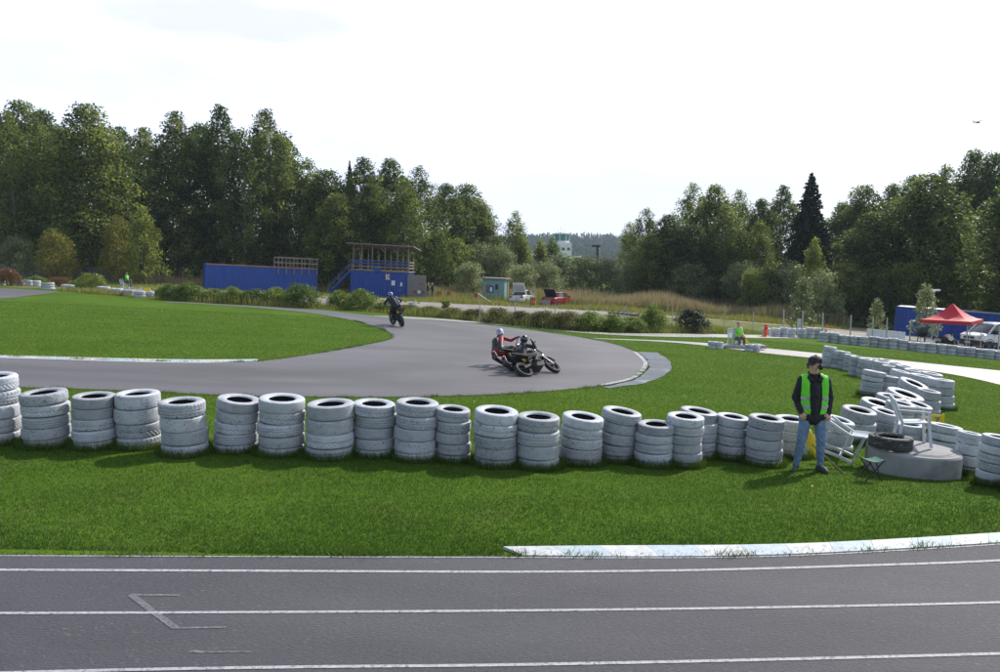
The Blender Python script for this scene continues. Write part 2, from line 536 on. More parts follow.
xs = steps([(-900, -300, 100), (-300, -100, 20), (-100, -40, 3), (-40, -12, 1), (-12, 14, 0.5), (14, 50, 1), (50, 110, 3), (110, 300, 20), (300, 900, 100)])
ys = steps([(-80, -4, 6), (-4, 24, 0.5), (24, 60, 1), (60, 140, 2.5), (140, 400, 20), (400, 1700, 100)])
gv = np.array([(x, y, H(x, y)) for y in ys for x in xs])
nx = len(xs)
ii, jj = np.meshgrid(np.arange(nx - 1), np.arange(len(ys) - 1))
a = (jj * nx + ii).ravel()
ground = link_mesh('ground', mesh_np('ground', gv, np.stack([a, a + 1, a + 1 + nx, a + nx], 1), M_grass_ground, smooth=True))
tag(ground, 'mown green grass sloping away under the whole circuit', None, kind='structure')

def resample(pts, n, smooth=True):
    pts = [Vector(p) for p in pts]
    if smooth and len(pts) > 2:
        dense = []
        for i in range(len(pts) - 1):
            p0, p1, p2, p3 = pts[max(i - 1, 0)], pts[i], pts[i + 1], pts[min(i + 2, len(pts) - 1)]
            for k in range(12):
                t = k / 12
                dense.append(0.5 * ((2 * p1) + (p2 - p0) * t + (2 * p0 - 5 * p1 + 4 * p2 - p3) * t * t + (3 * p1 - p0 - 3 * p2 + p3) * t ** 3))
        pts = dense + [pts[-1]]
    cum = [0.0]
    for i in range(1, len(pts)):
        cum.append(cum[-1] + (pts[i] - pts[i - 1]).length)
    out, j = [], 0
    for i in range(n + 1):
        s = cum[-1] * i / n
        while j < len(pts) - 2 and cum[j + 1] < s: j += 1
        seg = cum[j + 1] - cum[j]
        out.append(pts[j].lerp(pts[j + 1], (s - cum[j]) / seg if seg > 1e-9 else 0))
    return out

def lift(p, dz):
    d = math.hypot(p.x, p.y)
    return Vector((p.x, p.y, H(p.x, p.y) + dz + 0.00016 * max(0, d - 12)))

def ribbon(name, ea, eb, n, m, mat, dz, kind='structure', label=None, jitter=0.0, parent=None, by_index=False):
    """a sheet that follows the ground between two edge curves (world points)"""
    A, B = resample(ea, n), resample(eb, n)
    vs = []
    for i in range(n + 1):
        for j in range(m + 1):
            p = A[i].lerp(B[i], j / m)
            if jitter and j in (0, m):
                p = p + Vector((random.uniform(-1, 1), random.uniform(-1, 1), 0)) * jitter
            vs.append(lift(p, dz))
    fs = [(i * (m + 1) + j, (i + 1) * (m + 1) + j, (i + 1) * (m + 1) + j + 1, i * (m + 1) + j + 1) for i in range(n) for j in range(m)]
    mb = MB(); mb.add(vs, fs)
    o = mb.build(name, mat, parent)
    aa = o.data.attributes.new('across', 'FLOAT', 'POINT')      # 0 at the first edge, 1 at the second
    aa.data.foreach_set('value', [j / m for i in range(n + 1) for j in range(m + 1)])
    if parent is None: tag(o, label, None, kind=kind)
    return o

P = lambda *q: [G(*p) for p in q]

# --- near road (start straight)
road_far = P((-700, 553), (-300, 555), (0, 555.5), (250, 556.5), (500, 557), (650, 557.5), (750, 556.5), (850, 552.5), (1000, 543.5), (1150, 531), (1400, 505))
road_near = [Vector((p.x * 1.02, -3.0, 0)) for p in road_far]
ribbon('near_road', road_far, road_near, 90, 24, M_asphalt, 0.010, label='grey asphalt straight with long white lane lines', jitter=0.01)

def line(name, pix, w, mat, dz=0.014, n=60, parent=None, label=None):
    pts = resample(P(*pix), n)
    A, B = [], []
    for i, p in enumerate(pts):
        d = (pts[min(i + 1, n)] - pts[max(i - 1, 0)]); d.z = 0; d.normalize()
        q = Vector((-d.y, d.x, 0)) * w / 2
        A.append(p + q); B.append(p - q)
    return ribbon(name, A, B, n, 1, mat, dz, label=label, parent=parent)

line('lane_marking', [(-300, 570), (0, 571), (250, 572), (500, 573), (650, 572), (750, 570), (850, 567), (1000, 561.5), (1200, 549)], 0.05, M_line, label='white line painted along the grass side of the straight')
line('lane_marking', [(-300, 615), (0, 614.5), (250, 613.5), (500, 612), (750, 609), (1000, 603.5), (1200, 595)], 0.042, M_line, label='white line painted down the middle of the straight')
line('lane_marking', [(-200, 680), (100, 672), (300, 668.5), (500, 666.5), (750, 661.5), (1000, 655), (1200, 648)], 0.04, M_line, label='white line painted along the spectator side of the straight')
line('edge_marking', [(-300, 556.8), (0, 556.9), (250, 557.8), (500, 558.6), (650, 559.0), (750, 558), (850, 554.2), (1000, 545.2), (1150, 533)], 0.022, M_line, label='thin broken white line where asphalt meets grass')
for pix, w in (([(130, 596), (180, 596.5)], 0.035), ([(131, 596), (152, 612), (176, 629.5)], 0.06), ([(174, 629.5), (226, 628.5)], 0.03), ([(190, 652.5), (205, 653.5)], 0.035), ([(206, 653.5), (252, 653)], 0.02)):
    line('faded_marking', pix, w, M_line_faint, dz=0.013 + 0.0011 * w * 10, n=8, label='almost worn away paint stroke of an old grid marking')

# --- painted kerbs: each painted block is a piece of its own
def kerb(name, label, far, near, nblocks, h, dz=0.0):
    root = thing(name, label, None, (0, 0, 0)); tag(root, kind='structure')
    n = nblocks * 4
    A, B = resample(far, n), resample(near, n)
    for b in range(nblocks):
        vs, fs = [], []
        for i in range(b * 4, b * 4 + 5):
            q0, q1 = A[i], B[i]
            e = 0.004 if i == b * 4 else 0.0
            for t, z in ((0.0, -0.05), (0.0, h), (0.55, h * 0.8), (1.0, 0.012), (1.0, -0.05)):
                p = q0.lerp(q1, t)
                vs.append(Vector((p.x + e, p.y, H(p.x, p.y) + z + dz)))
        for i in range(4):
            for k in range(4):
                fs.append((i * 5 + k, (i + 1) * 5 + k, (i + 1) * 5 + k + 1, i * 5 + k + 1))
        fs.append((0, 1, 2, 3, 4)); fs.append((24, 23, 22, 21, 20))
        MB().add(vs, fs).build('kerb_block', M_kerb_blue if b % 2 else M_kerb_white, root, angle=25)
    return root
kerb('kerb', 'low kerb painted in pale blue and white blocks beside the near straight',
     P((503, 549.5), (580, 548.6), (650, 548.2), (750, 547.4), (850, 544), (1000, 535), (1120, 524.5)),
     P((522, 556), (580, 556.8), (650, 557.2), (750, 556), (850, 552), (1000, 543), (1120, 533)), 15, 0.035)
kerb('kerb', 'narrow kerb of pale blue and white blocks along the infield grass',
     P((-220, 352.5), (-100, 354), (0, 356), (120, 359), (200, 360.3), (258, 359.8)),
     P((-220, 355), (-100, 356.5), (0, 358.3), (120, 362), (200, 363.3), (256, 361.5)), 14, 0.025)

# --- hairpin track behind the tyres
inner = P((-260, 350.5), (-120, 353), (0, 357), (120, 361), (200, 362.3), (258, 361.5), (310, 355), (355, 347), (385, 341), (393, 337.5), (389, 333), (372, 326), (340, 318), (300, 312), (250, 307.5), (200, 304.3), (165, 302.5))
outer = P((-260, 378), (-120, 384), (0, 387.5), (120, 391), (250, 396.5), (400, 397.5), (520, 393.5), (600, 386.5), (630, 380), (644, 371), (646, 362), (636, 352), (600, 341), (540, 331.5), (470, 323.5), (380, 316.5), (300, 309), (165, 301.5))
ribbon('hairpin_track', inner, outer, 130, 14, M_track, 0.012, label='grey asphalt hairpin sweeping round the infield grass', jitter=0.03)
pv = P((560, 391), (600, 386.5), (630, 380), (643, 371), (646, 362), (636, 352.5), (612, 345))
line('edge_marking', [(600, 386), (630, 379.5), (642.5, 371), (645, 362), (635, 352.6)], 0.15, M_line, dz=0.022, n=24, label='thick white edge line round the outside of the hairpin')
ribbon('painted_runoff', P((602, 387.5), (632, 381), (645.5, 372), (648, 362), (637, 352.3)),
       P((610, 389), (650, 382.5), (668, 373.5), (669, 361), (657, 353)), 26, 6, M_patch, 0.016, label='patchy blue painted run off strip outside the hairpin', jitter=0.07)
ribbon('pit_track', P((590, 338.5), (657, 340.6), (707, 343.4), (761, 348), (818, 353.5), (886, 359.4), (1000, 371), (1150, 385)),
       P((590, 339), (657, 341.8), (707, 346), (761, 353), (820, 359), (888, 366), (948, 374), (1000, 385), (1100, 412)), 60, 5, M_track_pale, 0.014, label='pale sunlit asphalt track curving behind the white tyre wall', jitter=0.02)
ribbon('service_path', P((375, 315.8), (440, 319), (520, 325), (594, 332.3), (680, 334), (766, 335.5), (800, 336)),
       P((375, 317), (440, 320.6), (520, 327), (594, 334), (680, 337.3), (766, 338.2), (800, 338.5)), 40, 3, M_track_pale, 0.012, label='narrow pale path beyond the hairpin', jitter=0.05)
ribbon('track_entry', P((-260, 284), (-60, 287), (0, 288.5), (30, 290), (58, 292)), P((-260, 300), (-60, 299.5), (0, 299), (25, 296.5), (58, 292.6)), 24, 3, M_track, 0.012, label='grey track coming in over the crest by the flower bed', jitter=0.03)

# --- paddock beyond the hedge, dirt road and meadow
ribbon('paddock', P((120, 286.5), (205, 291), (330, 296), (440, 301), (520, 304.5), (600, 308), (640, 310.5)),
       P((120, 289), (205, 298), (330, 304), (440, 310.5), (520, 313), (600, 315), (640, 316.5)), 40, 5, M_paddock, 0.02, label='pale gravel paddock between hedge and containers', jitter=0.3)
ribbon('dirt_road', P((640, 310.3), (700, 313.5), (760, 318), (820, 324), (900, 330)), P((640, 316.8), (700, 319.5), (760, 324), (820, 329), (900, 337)), 30, 4, M_dirt, 0.021, label='brown dirt road crossing the rough meadow', jitter=0.25)
ribbon('van_yard', P((815, 330.5), (880, 330), (960, 334), (1060, 340)), P((815, 334), (880, 339), (960, 350), (1060, 362)), 20, 5, M_paddock, 0.02, label='pale gravel yard where the van is parked', jitter=0.2)
ribbon('meadow', [Vector((-170, 150, 0)), Vector((-30, 165, 0)), Vector((60, 165, 0)), Vector((150, 120, 0))],
       [G(-60, 285), G(60, 290), G(165, 300), G(260, 305.5), G(330, 309), G(395, 313.5), G(440, 317), G(500, 323.5), G(560, 329), G(640, 332), G(700, 333), G(770, 334), G(830, 331), G(960, 336)], 50, 16, M_meadow, 0.008, label='rough yellow green meadow in front of the woods')
# ================================================================ tyres
M_tyre = pmat('white_painted_rubber', (0.38, 0.405, 0.445), (0.47, 0.495, 0.535), scale=2.2, rough=0.6, bump=0.10, bscale=30, rand=0.2, spec=0.4,
              c3=((0.27, 0.25, 0.225), 2.4, 0.57, 0.76), dirt=((0.05, 0.048, 0.046), 7.5, 0.585, 0.68, 0.85), detail=8)
M_tyre_dark = pmat('black_worn_rubber', (0.035, 0.036, 0.038), (0.07, 0.07, 0.072), scale=5, rough=0.7, bump=0.4, bscale=30,
                   c3=((0.38, 0.39, 0.40), 3.0, 0.60, 0.66))

M_tyre_in = pmat('unpainted_rubber', (0.016, 0.016, 0.017), (0.035, 0.035, 0.037), scale=4, rough=.8)
def tyre_mesh(name, pattern, mat=None, seg=96):
    half = [(0.575, 0.33), (0.585, 0.40), (0.63, 0.445), (0.70, 0.485), (0.79, 0.50), (0.87, 0.490), (0.935, 0.462), (0.972, 0.42), (0.990, 0.37)]
    tread = {'rib': [(1.0, .30), (1.0, .235), (.95, .22), (.95, .185), (1.0, .17), (1.0, .04), (.95, .025), (.95, -.025), (1.0, -.04), (1.0, -.17), (.95, -.185), (.95, -.22), (1.0, -.235), (1.0, -.30)],
             'block': [(1.0, .31), (1.0, .20), (1.002, .10), (1.002, .02), (.95, .012), (.95, -.012), (1.002, -.02), (1.002, -.10), (1.0, -.20), (1.0, -.31)],
             'zig': [(.998, .32), (1.0, .24), (1.0, .16), (1.0, .08), (1.0, .0), (1.0, -.08), (1.0, -.16), (1.0, -.24), (.998, -.32)],
             'worn': [(.996, .30), (1.0, .15), (1.0, 0), (1.0, -.15), (.996, -.30)]}[pattern]
    tread = [(r, z * 1.04) for r, z in tread]
    inside = [(0.575, -0.33), (0.64, -0.30), (0.80, -0.40), (0.90, -0.36), (0.935, -0.2), (0.935, 0.2), (0.90, 0.36), (0.80, 0.40), (0.64, 0.30)]
    prof = half + tread + [(r, -z) for r, z in reversed(half)][:-1] + inside
    ring = {'outer': set(range(len(half) - 1, len(half) + len(tread) + 1))}
    vs = []
    for i, (r, z) in enumerate(prof):
        for k in range(seg):
            rr = r
            if i in ring['outer']:
                j = i - len(half)
                if pattern == 'block' and (k + (j if z > 0 else -j)) % 3 == 0: rr -= 0.045
                if pattern == 'zig' and (k + (0, 1, 2, 1)[j % 4]) % 2 == 0: rr -= 0.045
                if pattern == 'rib' and k % 3 == 0 and abs(z) > 0.24: rr -= 0.04
                if pattern == 'worn' and k % 6 == 0 and abs(z) > 0.2: rr -= 0.03
            a = 2 * math.pi * k / seg
            vs.append((rr * math.cos(a), rr * math.sin(a), z))
    n = len(prof)
    mb = MB(); mb.v = vs
    for i in range(n):
        for k in range(seg):
            mb.f.append((i * seg + k, i * seg + (k + 1) % seg, ((i + 1) % n) * seg + (k + 1) % seg, ((i + 1) % n) * seg + k))
            mb.m.append(1 if i >= n - len(inside) else 0)      # the hollow inside was never painted
    return mb.mesh(name, [mat or M_tyre, M_tyre_in], True, 40)
TY = {k: tyre_mesh('tyre_' + k, k) for k in ('rib', 'block', 'zig', 'worn')}
TY_FAR = tyre_mesh('tyre_far', 'worn', seg=20)
ORD = ['', 'bottom', 'second', 'third', 'fourth', 'fifth', 'sixth', 'seventh']
NTH = {1: 'first', 2: 'second', 3: 'third', 4: 'fourth', 5: 'fifth', 6: 'sixth', 7: 'seventh', 8: 'eighth', 9: 'ninth', 10: 'tenth', 11: 'eleventh', 12: 'twelfth',
       13: 'thirteenth', 14: 'fourteenth', 15: 'fifteenth', 16: 'sixteenth', 17: 'seventeenth', 18: 'eighteenth', 19: 'nineteenth', 20: 'twentieth', 21: 'twenty first', 22: 'twenty second',
       23: 'twenty third', 24: 'twenty fourth', 25: 'twenty fifth', 26: 'twenty sixth', 27: 'twenty seventh', 28: 'twenty eighth'}
TYRE_BASES = []          # (x, y, r): where grass grows up round a stack

def tyre_stack(px, top, base, w, n, where, group, lean=0.0, tilt=0.0, tilty=0.0, far=False, sink=0.03, depth=None):
    """n tyres on one another; pixel figures only fix the stack's place, height and width on the ground"""
    g = on(px, depth) if depth else G(px, base)
    cosv = 1.0 / math.sqrt(1 + ((px - 500) / F) ** 2)
    r = 1.06 * w * g.y / (2 * F) * (0.35 + 0.65 * cosv)
    d = g.y + r * 0.8
    x = x_at(px, d)
    zb = H(x, d) - sink
    ztop = at(px, top + 1.0, d + r * 0.55).z
    t = max(0.13, min(0.26, (ztop - zb) / n))
    TYRE_BASES.append((x, d, r))
    for i in range(n):
        f = (i + 0.5) / n
        if far: me = TY_FAR
        else:
            me = TY[('rib', 'block', 'zig', 'block', 'worn', 'rib', 'zig')[(i * 3 + int(px)) % 7]]
        o = bpy.data.objects.new('tyre', me)
        jx, jy = random.uniform(-.018, .018), random.uniform(-.018, .018)
        if i == 0: jx = jy = 0
        k = 1.0 + random.uniform(-0.03, 0.02)
        o.location = (x + lean * t * (i + .5) + jx, d + jy + 0.3 * lean * t * i * 0.2, zb + t * (i + 0.5))
        ff = f if n > 1 else 1
        o.rotation_euler = (R(tilty * ff) + random.uniform(-.018, .018), R(tilt * ff) + random.uniform(-.018, .018), random.uniform(0, 6.28))
        o.rotation_mode = 'ZYX'
        o.scale = (r * k, r * k, t * (0.93 if far else 0.985))
        C.objects.link(o)
        if n == 1: pos = 'single white tyre lying in'
        else: pos = ('topmost of %d white tyres in' % n) if i == n - 1 else ('%s of %d white tyres in' % ('bottom' if i == 0 else ORD[i + 1] + ' lowest', n))
        tag(o, '%s %s' % (pos, where), 'tyre', group)

FRONT = [  # px, top, base, width, n, lean, tilt
    (-2, 372, 446, 46, 5, 0, 2), (48, 388, 449, 47, 5, 0.0, -1), (95.5, 392, 450, 43, 5, 0.0, 2), (140, 389, 450, 44, 4, 0.0, 1), (185.5, 397, 457, 45, 4, -.03, 2),
    (235, 395, 453, 44, 5, .11, 11), (281, 394, 457, 46, 5, .06, 5), (329, 399, 460, 47, 4, 0.04, 0), (374.5, 399, 458, 42, 5, .03, 4), (416, 398, 462, 43, 5, .03, 4),
    (453, 405, 463, 34, 5, .02, 6), (496, 406, 468, 44, 5, .02, 5), (538, 412, 470, 43, 4, 0, 3), (580, 412, 466, 42, 5, .04, 9), (616, 407, 463, 39, 5, .08, 11),
    (653, 420, 468, 38, 5, .04, 3), (682, 412, 468, 36, 6, .05, 4), (697, 407, 459, 37, 5, .03, 8), (730, 413, 461, 33, 5, .05, 7), (763, 414, 467, 37, 5, .03, 5), (790, 415, 459, 33, 4, 0.0, 4)]
nF = len(FRONT)
for i, (px, top, base, w, n, lean, tilt) in enumerate(FRONT):
    tyre_stack(px, top, base, w, n, '%s stack from the standing man' % NTH[nF - i], 'tyres of the front barrier row', lean, tilt, 3.0, sink=0.05)

HEAP = [  # the heap behind and right of the standing man: px, top, base, width, n, lean, tilt, tilty, where
    (837, 416, 456, 30, 3, 0, 14, 8, 'stack behind the tipped chair'),
    (857, 406, 444, 34, 3, 0, 8, 10, 'wide stack beside the standing man'),
    (881, 408, 441, 29, 3, .1, 14, 10, 'stack behind the dark tyre'),
    (909, 421, 449, 29, 3, 0, 3, 2, 'stack behind the upright chair'),
    (943, 422, 456, 35, 4, .05, 10, 0, 'stack before the yellow number board'),
    (967, 430, 476, 26, 4, .05, 8, 0, 'narrow stack against the concrete ring'),
    (993, 433, 488, 34, 6, .05, 8, 0, 'tall stack beyond the concrete ring'),
    (1022, 438, 494, 34, 6, .05, 8, 0, 'last stack past the concrete ring'),
    (876, 399, 428, 34, 3, .0, 12, 12, 'low heap stack up from the dark tyre'),
    (898, 400, 431, 29, 3, .0, 10, 6, 'heap stack beyond the upright chair'),
    (916, 401, 430, 28, 3, .0, 16, 12, 'heap stack beside the number boards'),
    (903, 390, 421, 38, 3, .0, 16, 14, 'broad slumped stack mid heap'),
    (941, 377, 410, 25, 4, -.04, 5, 0, 'free standing stack on open grass'),
    (911, 380, 412, 30, 4, 0, 18, 16, 'tipped mid heap stack, hole showing'),
    (920, 373, 402, 24, 4, 0, 9, 4, 'stack behind the tipped one'),
    (870, 369, 397, 22, 5, .12, 10, 0, 'leaning corner stack of the heap'),
    (886, 374, 398, 19, 4, .08, 9, 0, 'stack beside the leaning corner stack'),
    (898, 369, 396, 20, 4, .05, 14, 4, 'heap stack before the pale track')]
for (px, top, base, w, n, lean, tilt, ty, where) in HEAP:
    tyre_stack(px, top, base, w, n, where, 'tyres of the slumped heap', lean, tilt, ty, sink=0.03)
HEAP2 = [(889, 393, 424, 30, 3, 'middle heap stack against the slumped one'), (927, 388, 418, 24, 3, 'heap stack up from the number boards'), (884, 358, 380, 15, 3, 'far side stack behind the row, first'), (893, 361, 385, 16, 3, 'far side stack behind the row, second'), (903, 364, 390, 18, 3, 'far side stack behind the row, third'), (912, 368, 395, 20, 3, 'far side stack behind the row, fourth'), (929, 371, 400, 21, 4, 'stack wedged before the free standing one')]
for (px, top, base, w, n, where) in HEAP2:
    tyre_stack(px, top, base, w, n, where, 'tyres of the slumped heap', .03, 9, 5, sink=0.02)
ROW = [(828, 345, 367, 13, 4), (836, 349, 368, 12, 4), (843, 350, 369, 12, 4), (849, 353, 371, 12, 4), (856, 355, 376, 15, 4), (864, 357, 378, 14, 4), (871, 357, 378, 15, 4), (879, 360, 384, 16, 4), (889, 364, 388, 17, 4)]
for i, (px, top, base, w, n) in enumerate(ROW):
    tyre_stack(px, top, base, w, n, '%s stack up the row behind the man' % NTH[i + 1], 'tyres of the row running up from the heap', .05, 7, 2, sink=0.02)
WALL = [(767 + 8.4 * i, 326.2 + 0.25 * i, 336.6 + 0.35 * i, 8.3, 3) for i in range(7)] + [(824.5 + 9.7 * i, 331 + 0.98 * i, 342 + 1.0 * i, 9.4 + 0.06 * i, 3) for i in range(20)]
for i, (px, top, base, w, n) in enumerate(WALL):
    tyre_stack(px + random.uniform(-.8, .8), top + random.uniform(-1.1, .9), base, w, n, '%s far wall stack from orange marker' % NTH[i + 1], 'tyres of the far wall before the van', 0, random.uniform(-2, 3), 0, far=True, sink=0.02)
POST = [(712, 340, 348.5, 8, 2), (719, 340.5, 349, 8, 2), (749, 343, 351.5, 9, 2), (756, 343, 352, 8, 2)]
for i, (px, top, base, w, n) in enumerate(POST):
    tyre_stack(px, top, base, w, n, '%s stack round the mid field marshal' % NTH[i + 1], 'tyres of the mid field marshal post', far=True)
LEFT = [(1, 277, 285.5, 9, 3), (21, 279, 285.5, 8, 2), (29, 279, 286, 8, 2), (37, 279, 286.5, 8, 2), (48, 281.5, 289.5, 13, 3), (68, 283.5, 290, 12, 2), (104, 283, 293, 12, 2), (117, 285, 295, 12, 2), (129, 286.5, 296.5, 12, 2), (140, 288, 298, 11, 2), (150, 290, 298, 10, 2)]
for i, (px, top, base, w, n) in enumerate(LEFT):
    tyre_stack(px, top, base, w, n, ('%s crest stack by the flower bed' % NTH[i + 1]) if i < 6 else ('%s stack before the far crest marshal' % NTH[i - 5]), 'tyres on the far crest', far=True, tilt=random.uniform(-6, 8))
# ================================================================ trees and plants
M_bark = pmat('brown_bark', (0.06, 0.048, 0.036), (0.12, 0.10, 0.08), scale=6, rough=0.9, bump=0.6, stretch=(1, 1, .25))
M_bark_pale = pmat('birch_bark', (0.16, 0.15, 0.13), (0.26, 0.25, 0.23), scale=3, rough=0.85, bump=0.3, dirt=((0.05, 0.045, 0.04), 6, 0.56, 0.62), stretch=(1, 1, 2.5))
M_leaf = leafmat('aspen_leaf', (0.028, 0.052, 0.012), (0.25, 0.32, 0.065), tint=(0.28, 0.24, 0.05), trans=.55)
M_leaf_b = leafmat('birch_leaf', (0.050, 0.088, 0.016), (0.31, 0.37, 0.072), tint=(0.32, 0.27, 0.05), trans=.55)
M_leaf_y = leafmat('yellowing_leaf', (0.13, 0.14, 0.02), (0.33, 0.30, 0.05), tint=(0.32, 0.22, 0.04))
M_leaf_s = leafmat('willow_leaf', (0.12, 0.16, 0.055), (0.42, 0.46, 0.21), tint=(0.25, 0.27, 0.17))
M_leaf_h = leafmat('hedge_leaf', (0.070, 0.125, 0.018), (0.27, 0.34, 0.055), tint=(0.17, 0.17, 0.04))
M_leaf_d = leafmat('pine_needle', (0.010, 0.024, 0.012), (0.034, 0.060, 0.024), trans=0.15)
M_leaf_w = leafmat('weed_leaf', (0.08, 0.10, 0.025), (0.24, 0.20, 0.07), tint=(0.22, 0.14, 0.05))
M_leaf_r = leafmat('red_flower_leaf', (0.08, 0.07, 0.02), (0.20, 0.09, 0.03), tint=(0.45, 0.08, 0.03))

def leaf_quads(centres, size, droop=0.0, up=0.0, aspect=0.62):
    """one rhombus leaf per centre, random way round"""
    n = len(centres)
    d = RNG.normal(size=(n, 3)); d[:, 2] = d[:, 2] * 0.8 - droop + up
    d /= np.linalg.norm(d, axis=1)[:, None]
    e = RNG.normal(size=(n, 3))
    s_ = np.cross(d, e); s_ /= np.linalg.norm(s_, axis=1)[:, None] + 1e-9
    L_ = (size * RNG.uniform(0.6, 1.4, n))[:, None]
    nrm = np.cross(d, s_)
    a = centres - d * L_ * .5
    b = centres + s_ * L_ * aspect * .5 + nrm * L_ * 0.10
    c = centres + d * L_ * .5
    e2 = centres - s_ * L_ * aspect * .5 + nrm * L_ * 0.10
    v = np.stack([a, b, c, e2], 1).reshape(-1, 3)
    f = np.arange(4 * n).reshape(n, 4)
    return v, f

def crown_mesh(name, clumps, per, size, mat, droop=0.0, squash=0.75, core=True):
    """clumps: (x,y,z,r) balls of leaves with gaps between them"""
    cs, rnd = [], []
    for (x, y, z, r) in clumps:
        k = max(6, int(per * (r ** 2)))
        p = RNG.normal(size=(k, 3)); p /= np.linalg.norm(p, axis=1)[:, None] + 1e-9
        p *= (RNG.uniform(0.25, 1.0, k) ** 0.5)[:, None] * r
        p[:, 2] *= squash
        if droop: p[:, 2] -= droop * np.abs(RNG.normal(size=k)) * r
        cs.append(p + np.array([x, y, z]))
        base = RNG.uniform(0.0, 0.8)
        rnd.append(np.clip(base + RNG.normal(size=k) * 0.16, 0, 0.93))
    cs = np.concatenate(cs); rnd = np.concatenate(rnd)
    tip = RNG.uniform(size=len(rnd)) < 0.012
    rnd[tip] = 1.0
    v, f = leaf_quads(cs, size, droop)
    # denser, larger sprays at each clump's heart, inner shade put into their darker colour
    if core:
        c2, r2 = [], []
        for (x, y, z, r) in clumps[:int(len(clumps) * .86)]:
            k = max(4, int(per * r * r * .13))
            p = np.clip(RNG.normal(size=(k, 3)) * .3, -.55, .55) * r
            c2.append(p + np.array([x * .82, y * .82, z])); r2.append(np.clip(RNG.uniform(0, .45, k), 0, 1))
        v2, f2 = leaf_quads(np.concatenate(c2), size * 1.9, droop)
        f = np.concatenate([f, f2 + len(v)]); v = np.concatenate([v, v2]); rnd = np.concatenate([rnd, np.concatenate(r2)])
    return mesh_np(name, v, f, mat, face_attr=rnd)

def trunk_mesh(name, h, r, limbs, mat, bend=0.02):
    mb = MB()
    pts, rs = [], []
    for i in range(8):
        t = i / 7
        pts.append(Vector((math.sin(t * 3.1 + r * 9) * bend * h, math.cos(t * 2.3) * bend * h * .6 - bend * h * .6, t * h - (0.25 if i == 0 else 0))))
        rs.append(r * (1.25 if i == 0 else 1.0) * (1 - 0.9 * t) + 0.015)
    mb.tube(pts, rs, 8)
    for (z, dx, dy, dz, lr) in limbs:
        t = min(0.98, z / h) * 7
        i = int(t)
        p = pts[i].lerp(pts[min(7, i + 1)], t - i)
        q = p + Vector((dx, dy, dz))
        mid = p.lerp(q, 0.5) + Vector((0, 0, 0.06 * q.length * 0.1))
        mb.tube([p, mid, q], [lr, lr * .65, lr * .2], 5)
    return mb.mesh(name, mat, True, 60)

def broad_tree(key, h, w, z0, nclump, per, size, mat, bark, shape='egg', droop=0.0, r=0.2):
    """tall leafy tree: clumps hang on limbs that leave the trunk"""
    limbs, clumps = [], []
    for i in range(nclump):
        t = (i + 0.5) / nclump
        z = z0 + (h - z0) * (t ** 0.85)
        u = (z - z0) / (h - z0)
        if shape == 'egg': rad = w / 2 * (math.sin(math.pi * min(1, (u * 0.88 + 0.12))) ** 0.75)
        elif shape == 'spire': rad = w / 2 * (1 - u) ** 0.8 + 0.2
        elif shape == 'dome': rad = w / 2 * math.sqrt(max(0.02, 1 - u ** 2.2))
        else: rad = w / 2 * (0.55 + 0.45 * math.sin(math.pi * u)) * (1 if u < .8 else (1 - u) * 4 + .2)
        a = i * 2.399 + random.uniform(-.5, .5)
        rr = rad * math.sqrt(random.uniform(0.08, 1.0)) * random.uniform(.75, 1.12)
        x, y = rr * math.cos(a), rr * math.sin(a)
        cr = (0.10 + 0.075 * random.random()) * w * (0.65 if u > .85 else 1)
        clumps.append((x, y, z, cr))
        if i % 3 == 0 and rr > 0.8:
            limbs.append((max(z0 * .7, z - rr * 0.6), x * .92, y * .92, rr * 0.55, r * (0.42 - 0.25 * u)))
    return (crown_mesh(key + '_crown', clumps, per, size, mat, droop), trunk_mesh(key + '_trunk', h * 0.96, r, limbs, bark))

def spruce_tree(key, h, w, mat, bark, layers=52):
    cs, rnd = [], []
    limbs = []
    for i in range(layers):
        u = i / (layers - 1)
        z = 0.06 * h + u * 0.93 * h
        rad = w / 2 * (1 - u) ** 0.85 + 0.12
        nb = max(5, int(13 * (1 - u * .6)))
        for k in range(nb):
            a = 2 * math.pi * (k + random.random() * .7) / nb + i
            Lb = rad * random.uniform(.65, 1.15)
            m = max(14, int(75 * Lb))
            t = RNG.uniform(0.1, 1, m) ** .7
            x = math.cos(a) * Lb * t + RNG.normal(size=m) * 0.10 * Lb * (1.1 - t)
            y = math.sin(a) * Lb * t + RNG.normal(size=m) * 0.10 * Lb * (1.1 - t)
            zz = z - t * t * Lb * 0.42 - np.abs(RNG.normal(size=m)) * 0.14 + (t > .85) * 0.1
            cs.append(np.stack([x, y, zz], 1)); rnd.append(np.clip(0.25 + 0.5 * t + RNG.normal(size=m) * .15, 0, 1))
            if k % 3 == 0: limbs.append((z, math.cos(a) * Lb * .7, math.sin(a) * Lb * .7, -Lb * .15, 0.035))
    cs = np.concatenate(cs)
    v, f = leaf_quads(cs, 0.34, 0.5, aspect=.42)
    return (mesh_np(key + '_crown', v, f, mat, face_attr=np.concatenate(rnd)), trunk_mesh(key + '_trunk', h, 0.2, limbs, bark, bend=0.0))

